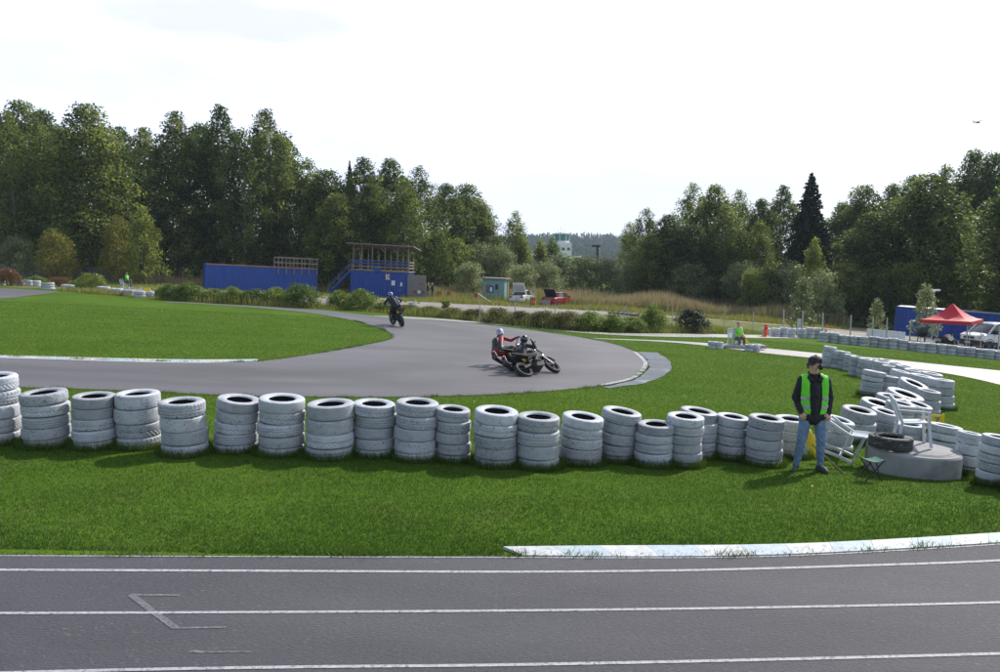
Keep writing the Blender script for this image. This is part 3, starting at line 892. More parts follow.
def shrub(key, h, w, nclump, per, size, mat, bark=None, stems=6):
    clumps = []
    for i in range(nclump):
        u = random.random() ** .8
        a = random.uniform(0, 6.28)
        rad = w / 2 * math.sqrt(max(0.0, 1 - (u * .95) ** 2)) * math.sqrt(random.random())
        clumps.append((rad * math.cos(a), rad * math.sin(a), 0.12 * h + u * h * 0.82, random.uniform(.10, .17) * w))
    mb = MB()
    for i in range(stems):
        a = i * 6.28 / stems + random.random()
        mb.tube([(0.05 * math.cos(a), .05 * math.sin(a), -0.1), (w * .12 * math.cos(a), w * .12 * math.sin(a), h * .35), (w * .3 * math.cos(a), w * .3 * math.sin(a), h * .75)], [.03 * h / 2 + .008, .02 * h / 2 + .006, .006], 5)
    return (crown_mesh(key + '_crown', clumps, per, size, mat), mb.mesh(key + '_stem', bark or M_bark, True, 60))

# prototypes: (crown mesh, trunk mesh, own height, own width)
PR = {}
def proto(key, h, w, pair): PR[key] = (pair[0], pair[1], h, w)
proto('aspen_a', 20, 8.5, broad_tree('aspen_a', 20, 8.5, 2.0, 200, 72, 0.27, M_leaf, M_bark, 'egg', 0.1, .22))
proto('aspen_b', 22, 7.0, broad_tree('aspen_b', 22, 7.0, 2.5, 200, 100, 0.26, M_leaf, M_bark, 'column', 0.1, .22))
proto('aspen_c', 18, 9.5, broad_tree('aspen_c', 18, 9.5, 1.2, 210, 62, 0.28, M_leaf, M_bark, 'dome', 0.05, .24))
proto('birch_a', 19, 6.5, broad_tree('birch_a', 19, 6.5, 3.0, 160, 84, 0.22, M_leaf_b, M_bark_pale, 'egg', 0.55, .16))
proto('birch_b', 15, 6.0, broad_tree('birch_b', 15, 6.0, 1.5, 150, 88, 0.21, M_leaf_b, M_bark_pale, 'dome', 0.5, .14))
proto('spruce', 20, 7.0, spruce_tree('spruce', 20, 7.0, M_leaf_d, M_bark))
proto('young_tree', 8, 4.6, broad_tree('young_tree', 8, 4.6, 0.8, 90, 140, 0.18, M_leaf_b, M_bark, 'spire', 0.2, .09))
proto('yellow_tree', 6, 5.6, broad_tree('yellow_tree', 6, 5.6, 0.7, 95, 115, 0.18, M_leaf_y, M_bark, 'dome', 0.1, .09))
proto('willow', 6, 6.5, shrub('willow', 6, 6.5, 105, 85, 0.19, M_leaf_s))
proto('green_bush', 4.5, 5.0, shrub('green_bush', 4.5, 5.0, 90, 115, 0.16, M_leaf_b))
proto('hedge_bush', 1.5, 2.4, shrub('hedge_bush', 1.5, 2.4, 90, 620, 0.085, M_leaf_h))
proto('pine_bush', 2.1, 2.6, shrub('pine_bush', 2.1, 2.6, 95, 560, 0.085, M_leaf_d))
proto('weed_bush', 1.2, 2.2, shrub('weed_bush', 1.2, 2.2, 80, 560, 0.075, M_leaf_w))
proto('flower_bush', 1.3, 2.2, shrub('flower_bush', 1.3, 2.2, 80, 520, 0.08, M_leaf_r))
proto('sapling', 3.2, 1.7, broad_tree('sapling', 3.2, 1.7, 0.5, 60, 420, 0.12, M_leaf_s, M_bark, 'spire', 0.1, .03))

def plant(key, name, label, cat, px, depth, top=None, width=None, group=None, height=None, crown='crown', stem='trunk', wide=None):
    cm, tm, h0, w0 = PR[key]
    p = on(px, depth)
    h = height if height else at(px, top, depth).z - p.z
    sz = h / h0
    sx = (width * depth / F) / w0 if width else sz * random.uniform(.9, 1.15)
    o = thing(name, label, cat, (p.x, p.y, p.z - 0.04), random.uniform(0, 6.28), group, scale=(sx, sx, sz))
    link_mesh(crown, cm, o); link_mesh(stem, tm, o)
    return o

# left wood -------------------------------------------------------------
GW = 'trees of the left wood'
LEFT_AT = {-35: 'past the end of the grey wall', 30: 'between spruce tip and round crowned tree', 52: 'behind the golden bush', 68: 'beside the round crowned tree', 125: 'behind the yellowish young tree', 150: 'right behind the young green tree',
           182: 'just short of the long container', 205: 'behind the near end of the long container', 226: 'with the highest tip over the long container', 246: 'behind the middle of the long container', 270: 'with a tall tip above the roof rail', 288: 'filling the gap before the stairs'}
for (px, top, dp, key, wpx) in [
    (-35, 92, 88, 'aspen_a', 95), (6, 97, 96, 'spruce', 50), (30, 104, 90, 'aspen_c', 80), (52, 112, 100, 'aspen_a', 80), (68, 125, 86, 'birch_a', 60), (125, 130, 96, 'aspen_c', 70),
    (150, 128, 102, 'aspen_b', 60), (182, 112, 94, 'aspen_b', 62), (205, 125, 104, 'aspen_a', 72), (226, 106, 96, 'aspen_b', 58), (246, 128, 90, 'birch_a', 55), (270, 110, 94, 'aspen_b', 60), (288, 140, 100, 'aspen_c', 66)]:
    if key == 'spruce':
        plant(key, 'spruce_tree', 'dark spruce tip rising over the leafy trees of the left wood', 'tree', px, dp, top, wpx, GW)
    elif key.startswith('birch'):
        plant(key, 'birch_tree', 'drooping pale trunked birch in the left wood ' + LEFT_AT[px], 'tree', px, dp, top, wpx, GW)
    else:
        plant(key, 'leafy_tree', 'tall dark leafy tree of the left wood ' + LEFT_AT[px], 'tree', px, dp, top, wpx, GW)
plant('aspen_c', 'leafy_tree', 'big round crowned tree in front of the left wood behind the yellow bush', 'tree', 95, 84, 107, 95)
plant('birch_a', 'birch_tree', 'slender birch with white trunk beside the grey wall', 'tree', 17, 82, 112, 60)
plant('young_tree', 'young_tree', 'young green tree with silvery right side before the dark wood', 'tree', 146, 78, 206, 42)
plant('yellow_tree', 'young_tree', 'yellowish young tree leaning on the young green one', 'tree', 120, 79, 216, 36)
plant('yellow_tree', 'yellow_bush', 'round golden bush in front of the grey wall', 'bush', 56, 76, 229, 40)
plant('willow', 'willow_bush', 'pale olive bush left of the golden one', 'bush', 18, 77, 236, 34)
# wood behind the containers
TB = sorted([436, 458, 480, 500, 522, 540, 552, 560, 585, 606, 575, 545, 523, 470])
GC = 'trees behind the containers'
MID_AT = {312: 'rising in the gap between the two containers', 330: 'behind the head of the stairs', 366: 'topping the wood behind the viewing platform', 392: 'rising straight above the viewing platform roof', 420: 'behind the open grey door', 447: 'behind the two people and the drums',
          468: 'at the falling end of the wood behind the drums', 482: 'the last and lowest of the wood before the shed', 406: 'close behind the right posts of the viewing platform', 372: 'close behind the middle of the viewing platform', 340: 'close behind the stairs'}
for (px, top, dp, key, wpx) in [(312, 160, 98, 'birch_b', 54), (330, 172, 94, 'aspen_c', 74), (352, 160, 100, 'spruce', 30), (366, 158, 96, 'aspen_b', 56), (392, 160, 102, 'aspen_a', 62), (420, 166, 94, 'birch_a', 58), (447, 185, 104, 'aspen_a', 64),
                                (468, 186, 110, 'aspen_c', 62), (482, 206, 108, 'aspen_c', 50), (406, 178, 88, 'birch_b', 56), (372, 185, 90, 'aspen_a', 60), (340, 195, 88, 'aspen_c', 62)]:
    if key == 'spruce': plant(key, 'spruce_tree', 'dark spruce showing over the viewing platform', 'tree', px, dp, top, wpx, GC)
    elif key.startswith('birch'): plant(key, 'birch_tree', 'drooping birch ' + MID_AT[px], 'tree', px, dp, top, wpx, GC)
    else: plant(key, 'leafy_tree', 'dark leafy tree ' + MID_AT[px], 'tree', px, dp, top, wpx, GC)
plant('birch_b', 'birch_tree', 'lone thin birch standing up over the shrubs by the control tower', 'tree', 515, 104, 211, 36)
for (px, top, dp, wpx, key) in [(436, 232, 90, 40, 'green_bush'), (458, 238, 94, 44, 'green_bush'), (480, 243, 96, 40, 'willow'), (500, 246, 96, 40, 'willow'), (522, 236, 102, 34, 'young_tree'), (540, 239, 106, 32, 'young_tree'), (552, 238, 108, 34, 'young_tree'),
                                (560, 254, 98, 46, 'willow'), (585, 256, 100, 44, 'willow'), (606, 258, 102, 46, 'willow'), (575, 257, 112, 34, 'green_bush'), (545, 262, 92, 40, 'willow'), (523, 264, 90, 38, 'willow'), (470, 262, 88, 38, 'willow')]:
    nm = {'green_bush': 'green_bush', 'willow': 'willow_bush', 'young_tree': 'young_tree'}[key]
    plant(key, nm, {'green_bush': 'dense green bush behind the turquoise shed', 'willow': 'silvery willow bush in the thicket behind the parked cars', 'young_tree': 'young green tree in the thicket before the control tower'}[key],
          'bush' if 'bush' in nm else 'tree', px, dp, top, wpx, 'thicket behind the parked cars')['label'] = '%s %s in the thicket from the drums towards the lamp post' % (NTH[TB.index(px) + 1], nm.replace('_', ' ') if nm != 'willow_bush' else 'silvery willow bush')
# right wood
RB = sorted([634, 660, 690, 716, 742, 765, 790, 752, 846, 880, 905, 960, 930, 822, 1000])
GR = 'trees of the right wood'
RIGHT_AT = {628: 'small and first at the open end of the right wood', 645: 'slim and second at the open end of the right wood', 668: 'low and broad behind the dry meadow', 690: 'whose thin top is highest before the spruce', 712: 'behind the larger pine shrub', 736: 'halfway between pine shrub and spruce',
            758: 'next but one to the tall spruce', 779: 'tall and narrow right beside the tall spruce', 722: 'in the front row above the dry grass', 756: 'short and in the front row next to the spruce', 838: 'far side neighbour of the tall spruce', 858: 'wide and between spruce and red tent', 886: 'behind the thin pale sapling',
            905: 'tall and narrow above the blue store corner', 937: 'behind the street lamp', 964: 'whose crown tops the wood above the van', 985: 'broad and above the van roof', 650: 'low in front of the slim birch', 692: 'low in the front row under the thin topped birch'}
for (px, top, dp, key, wpx) in [(628, 222, 104, 'birch_b', 30), (645, 208, 100, 'birch_a', 44), (668, 216, 98, 'aspen_c', 60), (690, 183, 104, 'birch_a', 50), (712, 186, 100, 'aspen_a', 60), (736, 190, 104, 'birch_a', 50), (758, 200, 98, 'aspen_a', 50), (779, 186, 102, 'aspen_b', 44),
                                (722, 205, 94, 'birch_a', 52), (756, 220, 92, 'birch_b', 46), (838, 204, 104, 'aspen_a', 60), (858, 188, 100, 'aspen_c', 72), (886, 186, 104, 'aspen_a', 60), (905, 176, 98, 'aspen_b', 56), (937, 166, 104, 'birch_a', 66), (964, 152, 100, 'aspen_a', 66), (985, 156, 96, 'aspen_c', 70), (650, 232, 96, 'birch_b', 50), (692, 226, 94, 'aspen_c', 56)]:
    if key.startswith('birch'): plant(key, 'birch_tree', 'drooping birch ' + RIGHT_AT[px], 'tree', px, dp, top, wpx, GR)
    else: plant(key, 'leafy_tree', 'dark leafy tree ' + RIGHT_AT[px], 'tree', px, dp, top, wpx, GR)
plant('spruce', 'spruce_tree', 'tall pointed dark spruce standing out of the right wood', 'tree', 806, 90, 172, 78)
plant('spruce', 'spruce_tree', 'slim spruce top beside the highest leafy trees', 'tree', 936, 112, 163, 30)
plant('young_tree', 'young_tree', 'small green cone shaped tree under the tall spruce', 'tree', 812, 82, 238, 34)
plant('aspen_c', 'leafy_tree', 'very broad sunlit leafy tree behind the red tent', 'tree', 922, 84, 177, 108)
plant('aspen_c', 'leafy_tree', 'broad leafy tree between the spruce and the sunlit one', 'tree', 868, 86, 214, 84)
plant('birch_a', 'birch_tree', 'dark drooping tree above the van', 'tree', 1003, 72, 176, 84)
plant('aspen_a', 'leafy_tree', 'dark tree overhanging the blue store behind the van', 'tree', 1040, 70, 150, 110)
for (px, top, dp, wpx, key) in [(634, 262, 98, 50, 'willow'), (660, 258, 98, 46, 'green_bush'), (690, 262, 92, 50, 'willow'), (716, 264, 94, 46, 'green_bush'), (742, 262, 88, 48, 'willow'), (765, 268, 86, 46, 'green_bush'), (790, 262, 84, 46, 'willow'), (752, 270, 84, 36, 'green_bush'),
                                (846, 262, 82, 56, 'green_bush'), (880, 268, 80, 56, 'green_bush'), (905, 262, 80, 50, 'green_bush'), (960, 262, 78, 70, 'green_bush'), (930, 270, 80, 50, 'green_bush'), (822, 270, 80, 44, 'willow'), (1000, 270, 76, 60, 'green_bush')]:
    plant(key, 'green_bush' if key == 'green_bush' else 'willow_bush', '%s %s bush along the right wood, counted from its open end' % (NTH[RB.index(px) + 1], 'green' if key == 'green_bush' else 'silvery willow'), 'bush', px, dp, top, wpx, 'bushes along the right wood')
# single small trees by the fence
plant('sapling', 'sapling', 'whitish leafy sapling by the start of the far tyre wall', 'tree', 801, 57, 276, 30)
plant('sapling', 'sapling', 'thin pale sapling in front of the blue store', 'tree', 876, 60, 298, 18)
plant('sapling', 'sapling', 'taller green sapling beside the red tent and lamp', 'tree', 924, 60, 283, 28)
# hedge along the paddock
HB = [92, 172, 187, 212, 232, 253, 274, 301, 340, 362, 385]
WB = [408, 428, 452, 474, 497, 520, 543, 566, 590, 612, 632]
GH = 'hedge bushes before the containers'
for (px, base, hpx, wpx) in [(92, 291.5, 15, 26), (172, 300.5, 14, 22), (187, 301.5, 16, 30), (212, 302.5, 11, 24), (232, 304, 14, 28), (253, 305, 13, 26), (274, 306, 15, 30), (301, 308, 20, 34), (340, 309, 15, 26), (362, 311, 18, 34), (385, 312.5, 10, 24)]:
    g = G(px, base)
    plant('hedge_bush', 'hedge_bush', '%s bush of the container hedge, counted from the far crest' % NTH[HB.index(px) + 1], 'bush', px, g.y + .8, None, wpx * 1.12, GH, height=hpx * g.y / F * 1.2, stem='stem')
GV = 'weedy bushes along the track fence'
for (px, base, hpx, wpx) in [(408, 314, 7, 24), (428, 316, 7, 24), (452, 318.5, 8, 26), (474, 321, 9, 26), (497, 324, 12, 28), (520, 326, 11, 28), (543, 328.5, 13, 28), (566, 330.5, 14, 30), (590, 331.5, 15, 30), (612, 332.5, 14, 28), (632, 333, 12, 24)]:
    g = G(px, base)
    plant('weed_bush' if px < 580 else 'hedge_bush', 'weedy_bush', '%s bush of the fence weeds, counted from the flower tub' % NTH[WB.index(px) + 1], 'bush', px, g.y + .6, None, wpx * 1.25, GV, height=hpx * g.y / F * 1.3, stem='stem')
plant('pine_bush', 'pine_bush', 'dark bristly pine shrub, the larger of two beside the pale path', 'bush', 691, G(691, 333.5).y + .8, None, 36, height=24 * G(691, 333.5).y / F, stem='stem')
plant('hedge_bush', 'hedge_bush', 'ragged shrub between the dark pine shrub and the fence weeds', 'bush', 652, G(652, 332.5).y + .8, None, 32, height=27 * G(652, 332.5).y / F, stem='stem')
for (px, base, hpx, wpx, key) in [(9, 287, 18, 26, 'flower_bush'), (60, 287.5, 10, 30, 'flower_bush'), (78, 290, 10, 20, 'hedge_bush'), (36, 284, 8, 20, 'hedge_bush'), (162, 299, 12, 20, 'hedge_bush')]:
    g = G(px, base)
    plant(key, 'flower_bush' if key == 'flower_bush' else 'hedge_bush', {9: 'tall rusty red flowering bush beside the grey track entry', 60: 'low rusty red flowering bush between the crest tyres', 78: 'green bush between crest tyres and far marshal', 36: 'small green bush behind the crest tyres', 162: 'small green bush at the start of the container hedge'}[px], 'bush', px, g.y + 1.5, None, wpx, 'bushes on the far crest', height=hpx * g.y / F, stem='stem')

# --- dark undergrowth filling the woods
def undergrowth(name, label, n, p0, p1, d0, d1, hfun):
    px, d = RNG.uniform(p0, p1, n), RNG.uniform(d0, d1, n)
    x = (px - 500) / F * d
    z = np.array([H(a_, b_) for a_, b_ in zip(x, d)]) + RNG.uniform(0, 1, n) ** 1.2 * np.array([hfun(a_) for a_ in px]) * (.8 + .25 * np.sin(px * .31))
    v, f = leaf_quads(np.stack([x, d, z], 1), .62)
    return tag(link_mesh(name, mesh_np(name, v, f, M_leaf, face_attr=RNG.uniform(0, .8, n))), label, 'undergrowth', kind='stuff')
undergrowth('undergrowth', 'dark leafy undergrowth filling the left wood', 34000, -60, 520, 106, 122, lambda p: 11 if p < 300 else 9 - (p - 300) * .022)
undergrowth('undergrowth', 'dark leafy undergrowth filling the right wood', 34000, 615, 1080, 106, 120, lambda p: 6 if p < 660 else 10)
# --- tall dry grass in the meadow, one mass
def blades(name, pts, hs, ws, mat, lean=0.25, cols=None, tris=True):
    n = len(pts)
    a = RNG.uniform(0, 2 * math.pi, n)
    dx, dy = np.cos(a) * ws / 2, np.sin(a) * ws / 2
    lx, ly = RNG.normal(size=n) * lean * hs, RNG.normal(size=n) * lean * hs
    v = np.empty((n, 3, 3))
    v[:, 0] = pts + np.stack([dx, dy, np.zeros(n)], 1)
    v[:, 1] = pts - np.stack([dx, dy, np.zeros(n)], 1)
    v[:, 2] = pts + np.stack([lx, ly, hs], 1)
    return mesh_np(name, v.reshape(-1, 3), np.arange(3 * n).reshape(n, 3), mat, face_attr=cols if cols is not None else RNG.uniform(0, 1, n))
M_dry = leafmat('dry_grass', (0.24, 0.19, 0.10), (0.44, 0.35, 0.20), tint=(0.18, 0.19, 0.05), rand=0.0, trans=0.3, rough=.8)
M_dry2 = leafmat('green_weeds', (0.13, 0.17, 0.03), (0.36, 0.35, 0.09), tint=(0.32, 0.26, 0.04), rand=0.0, trans=0.3, rough=.8)
def field(name, label, n, mat, fn, hmin, hmax, w):
    pts = []
    while len(pts) < n:
        p = fn()
        if p is None: continue
        pts.append(p)
    pts = np.array(pts)
    hs = RNG.uniform(hmin, hmax, n) * (0.75 + 0.35 * np.sin(pts[:, 0] * .45) * np.sin(pts[:, 1] * .31 + 1))
    o = link_mesh(name, blades(name, pts, hs, np.full(n, w), mat, .16))
    return tag(o, label, 'grass', kind='stuff')
def meadow_pt(d0, d1, p0, p1):
    def f():
        px, d = random.uniform(p0, p1), random.uniform(d0, d1)
        x = (px - 500) / F * d
        return (x, d, H(x, d) - .05)
    return f
field('dry_grass', 'tall brown dry grass in front of the right wood', 34000, M_dry, meadow_pt(78, 91, 560, 850), 1.0, 2.4, .09)
field('weeds', 'green weeds standing among the dry grass', 12000, M_dry2, meadow_pt(77, 92, 430, 850), .6, 1.9, .08)
field('dry_grass', 'tall brown dry grass behind the shed and cars', 12000, M_dry, meadow_pt(83, 92, 410, 570), .9, 2.0, .10)
field('dry_grass', 'tall dry grass between the grey wall and the containers', 10000, M_dry, meadow_pt(83, 92, 80, 420), .5, 1.5, .09)
field('weeds', 'yellow green weeds growing over the near meadow', 24000, M_dry2, meadow_pt(70, 84, 400, 850), .2, .8, .09)
field('weeds', 'yellow green weeds on the rise left of the containers', 12000, M_dry2, meadow_pt(66, 84, -20, 420), .15, .5, .09)

def strip_pt(pixels, spread):
    line_ = resample([G(*q) for q in pixels], 200)
    def f():
        p = random.choice(line_)
        x, y = p.x + random.uniform(-.3, .3), p.y + random.uniform(0, spread)
        return (x, y, H(x, y) - .03)
    return f
field('weeds', 'ragged strip of weeds under the track fence', 16000, M_dry2, strip_pt([(395, 314.5), (440, 318), (500, 324.5), (560, 330), (640, 333), (700, 333.5), (760, 334)], 3.0), .25, .75, .05)
field('weeds', 'weeds growing between the hedge bushes', 9000, M_dry2, strip_pt([(60, 291), (165, 300), (260, 306), (330, 309.5), (395, 314)], 2.5), .2, .7, .06)
# --- mown grass on the near bank and round the tyre stacks
M_blade = leafmat('grass_blade', (0.035, 0.084, 0.007), (0.102, 0.176, 0.016), tint=(0.16, 0.18, 0.05), rand=0.0, trans=0.35, rough=.6)
kerb_far = P((503, 549.5), (580, 548.6), (650, 548.2), (750, 547.4), (850, 544), (1000, 535), (1120, 524.5))
def road_edge_y(x):
    e = np.interp(x, [p.x for p in road_far], [p.y for p in road_far])
    k_ = np.interp(x, [p.x for p in kerb_far], [p.y for p in kerb_far], left=0)
    return np.maximum(e, k_)
inner_o = resample(outer, 200)
def near_grass(n, y0, y1, hmin, hmax, w):
    out = []
    Y = y0 + (y1 - y0) * RNG.uniform(0, 1, n) ** 1.25
    X = RNG.uniform(-0.70, 0.70, n) * Y
    keep = Y > road_edge_y(X) + 0.02
    X, Y = X[keep], Y[keep]
    Z = np.array([H(x, y) for x, y in zip(X, Y)]) - 0.006
    pts = np.stack([X, Y, Z], 1)
    k = len(pts)
    big = 0.5 + 0.5 * np.sin(X * .55 + 1.3 * np.sin(Y * .9)) * np.sin(Y * 1.1 + .4 * X + 2)
    patch = 0.5 + 0.5 * np.sin(X * 1.7 + np.sin(Y * 2.3) * 1.4) * np.sin(Y * 2.1 + X * .6)
    hs = RNG.uniform(hmin, hmax, k) * (0.75 + .5 * patch)
    cols = np.clip(RNG.normal(size=k) * .22 + .12 + .25 * patch + .32 * big, 0, .9)
    cols[RNG.uniform(size=k) < .015 + .06 * (big > .8)] = 1
    tall = RNG.uniform(size=k) < .03
    hs[tall] *= 1.5
    return blades('grass_blades', pts, hs, np.full(k, w), M_blade, .45, cols)
tag(link_mesh('grass_blades', near_grass(330000, 7.6, 15.6, .016, .042, .009)), 'short mown grass blades on the bank between road and tyres', 'grass', kind='stuff')
pts, hs = [], []
for (x, y, r) in TYRE_BASES:
    if y > 22: continue
    for i in range(2300):
        a = random.uniform(0, 6.283)
        q = r * random.uniform(0.90, 1.26)
        pts.append((x + q * math.cos(a), y + q * math.sin(a), H(x + q * math.cos(a), y + q * math.sin(a)) - .01)); hs.append(random.uniform(.06, .17) * (1.25 - .5 * (q / r - .86)))
tag(link_mesh('long_grass', blades('long_grass', np.array(pts), np.array(hs), np.full(len(pts), .007), M_blade, .3)), 'longer unmown grass growing round the tyre stacks', 'grass', kind='stuff')
# --- mown grass of the infield and the lawns, and ragged tufts where it meets asphalt
def in_poly(X, Y, poly):
    inside = np.zeros(len(X), dtype=bool)
    n = len(poly)
    for i in range(n):
        x0, y0, x1, y1 = poly[i].x, poly[i].y, poly[(i + 1) % n].x, poly[(i + 1) % n].y
        c = (y0 > Y) != (y1 > Y)
        inside ^= c & (X < (x1 - x0) * (Y - y0) / (y1 - y0 + 1e-12) + x0)
    return inside
trk_poly = resample(inner, 160) + resample(outer, 160)[::-1]
run_poly = resample(P((602, 387.5), (632, 381), (645.5, 372), (648, 362), (637, 352.3)), 20) + resample(P((610, 389), (650, 382.5), (668, 373.5), (669, 361), (657, 353)), 20)[::-1]
pit_poly = resample(P((590, 338.5), (657, 340.6), (707, 343.4), (761, 348), (818, 353.5), (886, 359.4), (1000, 371), (1150, 385)), 60) + resample(P((590, 339), (657, 341.8), (707, 346), (761, 353), (820, 359), (888, 366), (948, 374), (1000, 385), (1100, 412)), 60)[::-1]
nL = 420000
Y = 15.4 * (44 / 15.4) ** RNG.uniform(0, 1, nL); X = RNG.uniform(-.72, .72, nL) * Y
ok = ~(in_poly(X, Y, trk_poly) | in_poly(X, Y, run_poly) | in_poly(X, Y, pit_poly))
X, Y = X[ok], Y[ok]
pl = np.stack([X, Y, np.array([H(x, y) for x, y in zip(X, Y)]) - .005], 1)
big = 0.5 + 0.5 * np.sin(X * .35 + 1.3 * np.sin(Y * .5)) * np.sin(Y * .7 + .25 * X + 2)
streak = 0.5 + 0.5 * np.sin(Y * 2.6 + .5 * np.sin(X * .3))
kl = len(X)
cols = np.clip(RNG.normal(size=kl) * .2 + .18 + .35 * big + .16 * streak, 0, .9)
cols[RNG.uniform(size=kl) < .012 + .05 * (big > .85)] = 1
M_lawn = leafmat('lawn_blade', (0.072, 0.134, 0.010), (0.19, 0.27, 0.026), tint=(0.30, 0.30, 0.06), rand=0.0, trans=0.35, rough=.7)
tag(link_mesh('lawn_blades', blades('lawn_blades', pl, RNG.uniform(.022, .055, kl) * (.7 + .5 * big), .004 + .0007 * Y, M_lawn, .5, cols)), 'short mown grass of the infield and the lawns round the hairpin', 'grass', kind='stuff')
pe, he = [], []
for edge, lo_, hi_ in ((resample(outer, 900), -.02, .10), (resample(inner, 900), -.02, .10), (resample(road_far, 700), .0, .07)):
    for p in edge:
        if not (6 < p.y < 42 and abs(p.x) < .75 * p.y): continue
        tuft = max(0.0, math.sin(p.x * 3.1) + math.sin(p.x * 7.7 + p.y * 5)) * .5
        for _ in range(int((10 + 22 * tuft) * (.35 if hi_ < .08 else 1))):
            x, y = p.x + random.uniform(-.09, .09), p.y + random.uniform(-.06, .09)
            pe.append((x, y, H(x, y) + .004)); he.append(random.uniform(.02, .045 + .06 * tuft))
pe = np.array(pe)
tag(link_mesh('edge_grass', blades('edge_grass', pe, np.array(he), np.full(len(pe), .012), M_blade, .6)), 'ragged grass tufts creeping over the asphalt edges', 'grass', kind='stuff')
# a few dandelions
M_dand = pmat('dandelion_yellow', (0.75, 0.55, 0.02), (0.8, 0.62, 0.05), rough=.7)
dand = MB().lathe([(0.0, .012), (.012, .011), (.019, .004), (.016, -.004), (0.004, -.008), (.003, -.05)], 10).mesh('dandelion', M_dand)
for (px, py) in [(812, 490), (474, 404), (684, 398), (706, 404)]:
    g = G(px, py)
    o = link_mesh('dandelion', dand); o.location = (g.x, g.y, g.z + .055)
    tag(o, 'tiny yellow dandelion head in the short grass', 'flower', 'dandelions in the grass')

# --- far wooded hill
M_hill = pmat('hill_ground', (0.03, 0.05, 0.02), (0.05, 0.07, 0.03), scale=.05, rough=1, coords='World')
def hill_z(x, y):
    return -6 + 39 * math.exp(-((x - 110) / 420) ** 2) * sm(760, 1320, y)
hx = [-500 + 32 * i for i in range(40)]; hy = [740 + 42 * i for i in range(22)]
hv = np.array([(x, y, hill_z(x, y)) for y in hy for x in hx])
ii, jj = np.meshgrid(np.arange(39), np.arange(21)); a = (jj * 40 + ii).ravel()
tag(link_mesh('hill', mesh_np('hill', hv, np.stack([a, a + 1, a + 41, a + 40], 1), M_hill, True)), 'low wooded hill on the skyline beyond the control tower', None, kind='structure')
M_leaf_far = leafmat('far_forest', (0.022, 0.044, 0.018), (0.075, 0.115, 0.040), rand=0, trans=.2, rough=1.0)
cs, rn = [], []
for i in range(1700):
    y = random.uniform(820, 1400); x = random.uniform(-.07, .27) * y
    z = hill_z(x, y); hh = random.uniform(9, 17)
    conif = random.random() < .45
    k = 36
    u = RNG.uniform(0.15, 1, k); a = RNG.uniform(0, 6.28, k)
    rad = (2.6 * (1 - u) + .2 if conif else 3.6 * np.sqrt(np.clip(1 - (u * 1.6 - .75) ** 2, 0.02, 1))) * RNG.uniform(.5, 1, k)
    cs.append(np.stack([x + rad * np.cos(a), y + rad * np.sin(a), z + u * hh], 1)); rn.append(np.clip((.15 if conif else .55) + RNG.normal(size=k) * .15 + random.uniform(-.15, .2), 0, 1))
v, f = leaf_quads(np.concatenate(cs), 2.9)
tag(link_mesh('distant_forest', mesh_np('distant_forest', v, f, M_leaf_far, face_attr=np.concatenate(rn))), 'hazy mixed forest covering the far hill', 'forest', kind='stuff')
# ================================================================ things people made
M_blue = pmat('container_blue', (0.006, 0.052, 0.28), (0.009, 0.062, 0.33), scale=1.5, rough=0.5, bump=0.05, dirt=((0.03, 0.05, 0.14), 2.2, 0.56, 0.72, 0.75), stretch=(1, 1, .35))
M_rust = pmat('rusty_roof', (0.30, 0.13, 0.09), (0.40, 0.22, 0.17), scale=2, rough=0.8, bump=0.2)
M_wood = pmat('grey_timber', (0.16, 0.135, 0.115), (0.26, 0.22, 0.19), scale=4, rough=0.85, bump=0.3, stretch=(1, 1, .3))
M_wood_b = pmat('brown_timber', (0.16, 0.10, 0.06), (0.24, 0.16, 0.10), scale=5, rough=0.8, bump=0.3)
M_steel = pmat('galvanised_steel', (0.40, 0.41, 0.42), (0.50, 0.51, 0.52), scale=5, rough=0.45, metallic=0.6)
M_grey = pmat('grey_paint', (0.17, 0.16, 0.165), (0.21, 0.20, 0.20), scale=3, rough=0.6, bump=0.1)
M_black = pmat('black_plastic', (0.012, 0.012, 0.013), (0.022, 0.022, 0.023), scale=9, rough=0.5)
M_rubber = pmat('tyre_rubber', (0.016, 0.016, 0.017), (0.03, 0.03, 0.03), scale=12, rough=0.75)
M_white = pmat('white_paint', (0.70, 0.71, 0.72), (0.78, 0.79, 0.80), scale=3, rough=0.4, dirt=((0.5, 0.49, 0.46), 4, .6, .75, .5))
M_plastic = pmat('white_plastic', (0.50, 0.53, 0.57), (0.58, 0.61, 0.65), scale=4, rough=0.35, dirt=((0.4, 0.39, 0.36), 6, .58, .75, .5))
M_red = pmat('red_paint', (0.30, 0.018, 0.022), (0.36, 0.025, 0.03), scale=3, rough=0.3, coat=.5)
M_silver = pmat('silver_paint', (0.62, 0.63, 0.65), (0.68, 0.69, 0.71), scale=3, rough=0.3, coat=.4)
M_glass = pmat('dark_glass', (0.02, 0.025, 0.03), (0.03, 0.036, 0.042), scale=2, rough=0.08, spec=.8)
M_chrome = pmat('bare_metal', (0.45, 0.45, 0.46), (0.58, 0.58, 0.6), scale=10, rough=0.3, metallic=.9)
M_turq = pmat('turquoise_paint', (0.13, 0.28, 0.29), (0.18, 0.34, 0.34), scale=3, rough=0.7, bump=.15, dirt=((0.30, 0.34, 0.30), 4, .58, .72, .7))
M_redc = pmat('red_fabric', (0.50, 0.012, 0.030), (0.56, 0.02, 0.04), scale=3, rough=0.65)
M_orange = pmat('orange_plastic', (0.75, 0.10, 0.02), (0.82, 0.14, 0.03), scale=5, rough=0.5)
M_yellow = pmat('yellow_plastic', (0.72, 0.50, 0.01), (0.80, 0.58, 0.02), scale=5, rough=0.5)
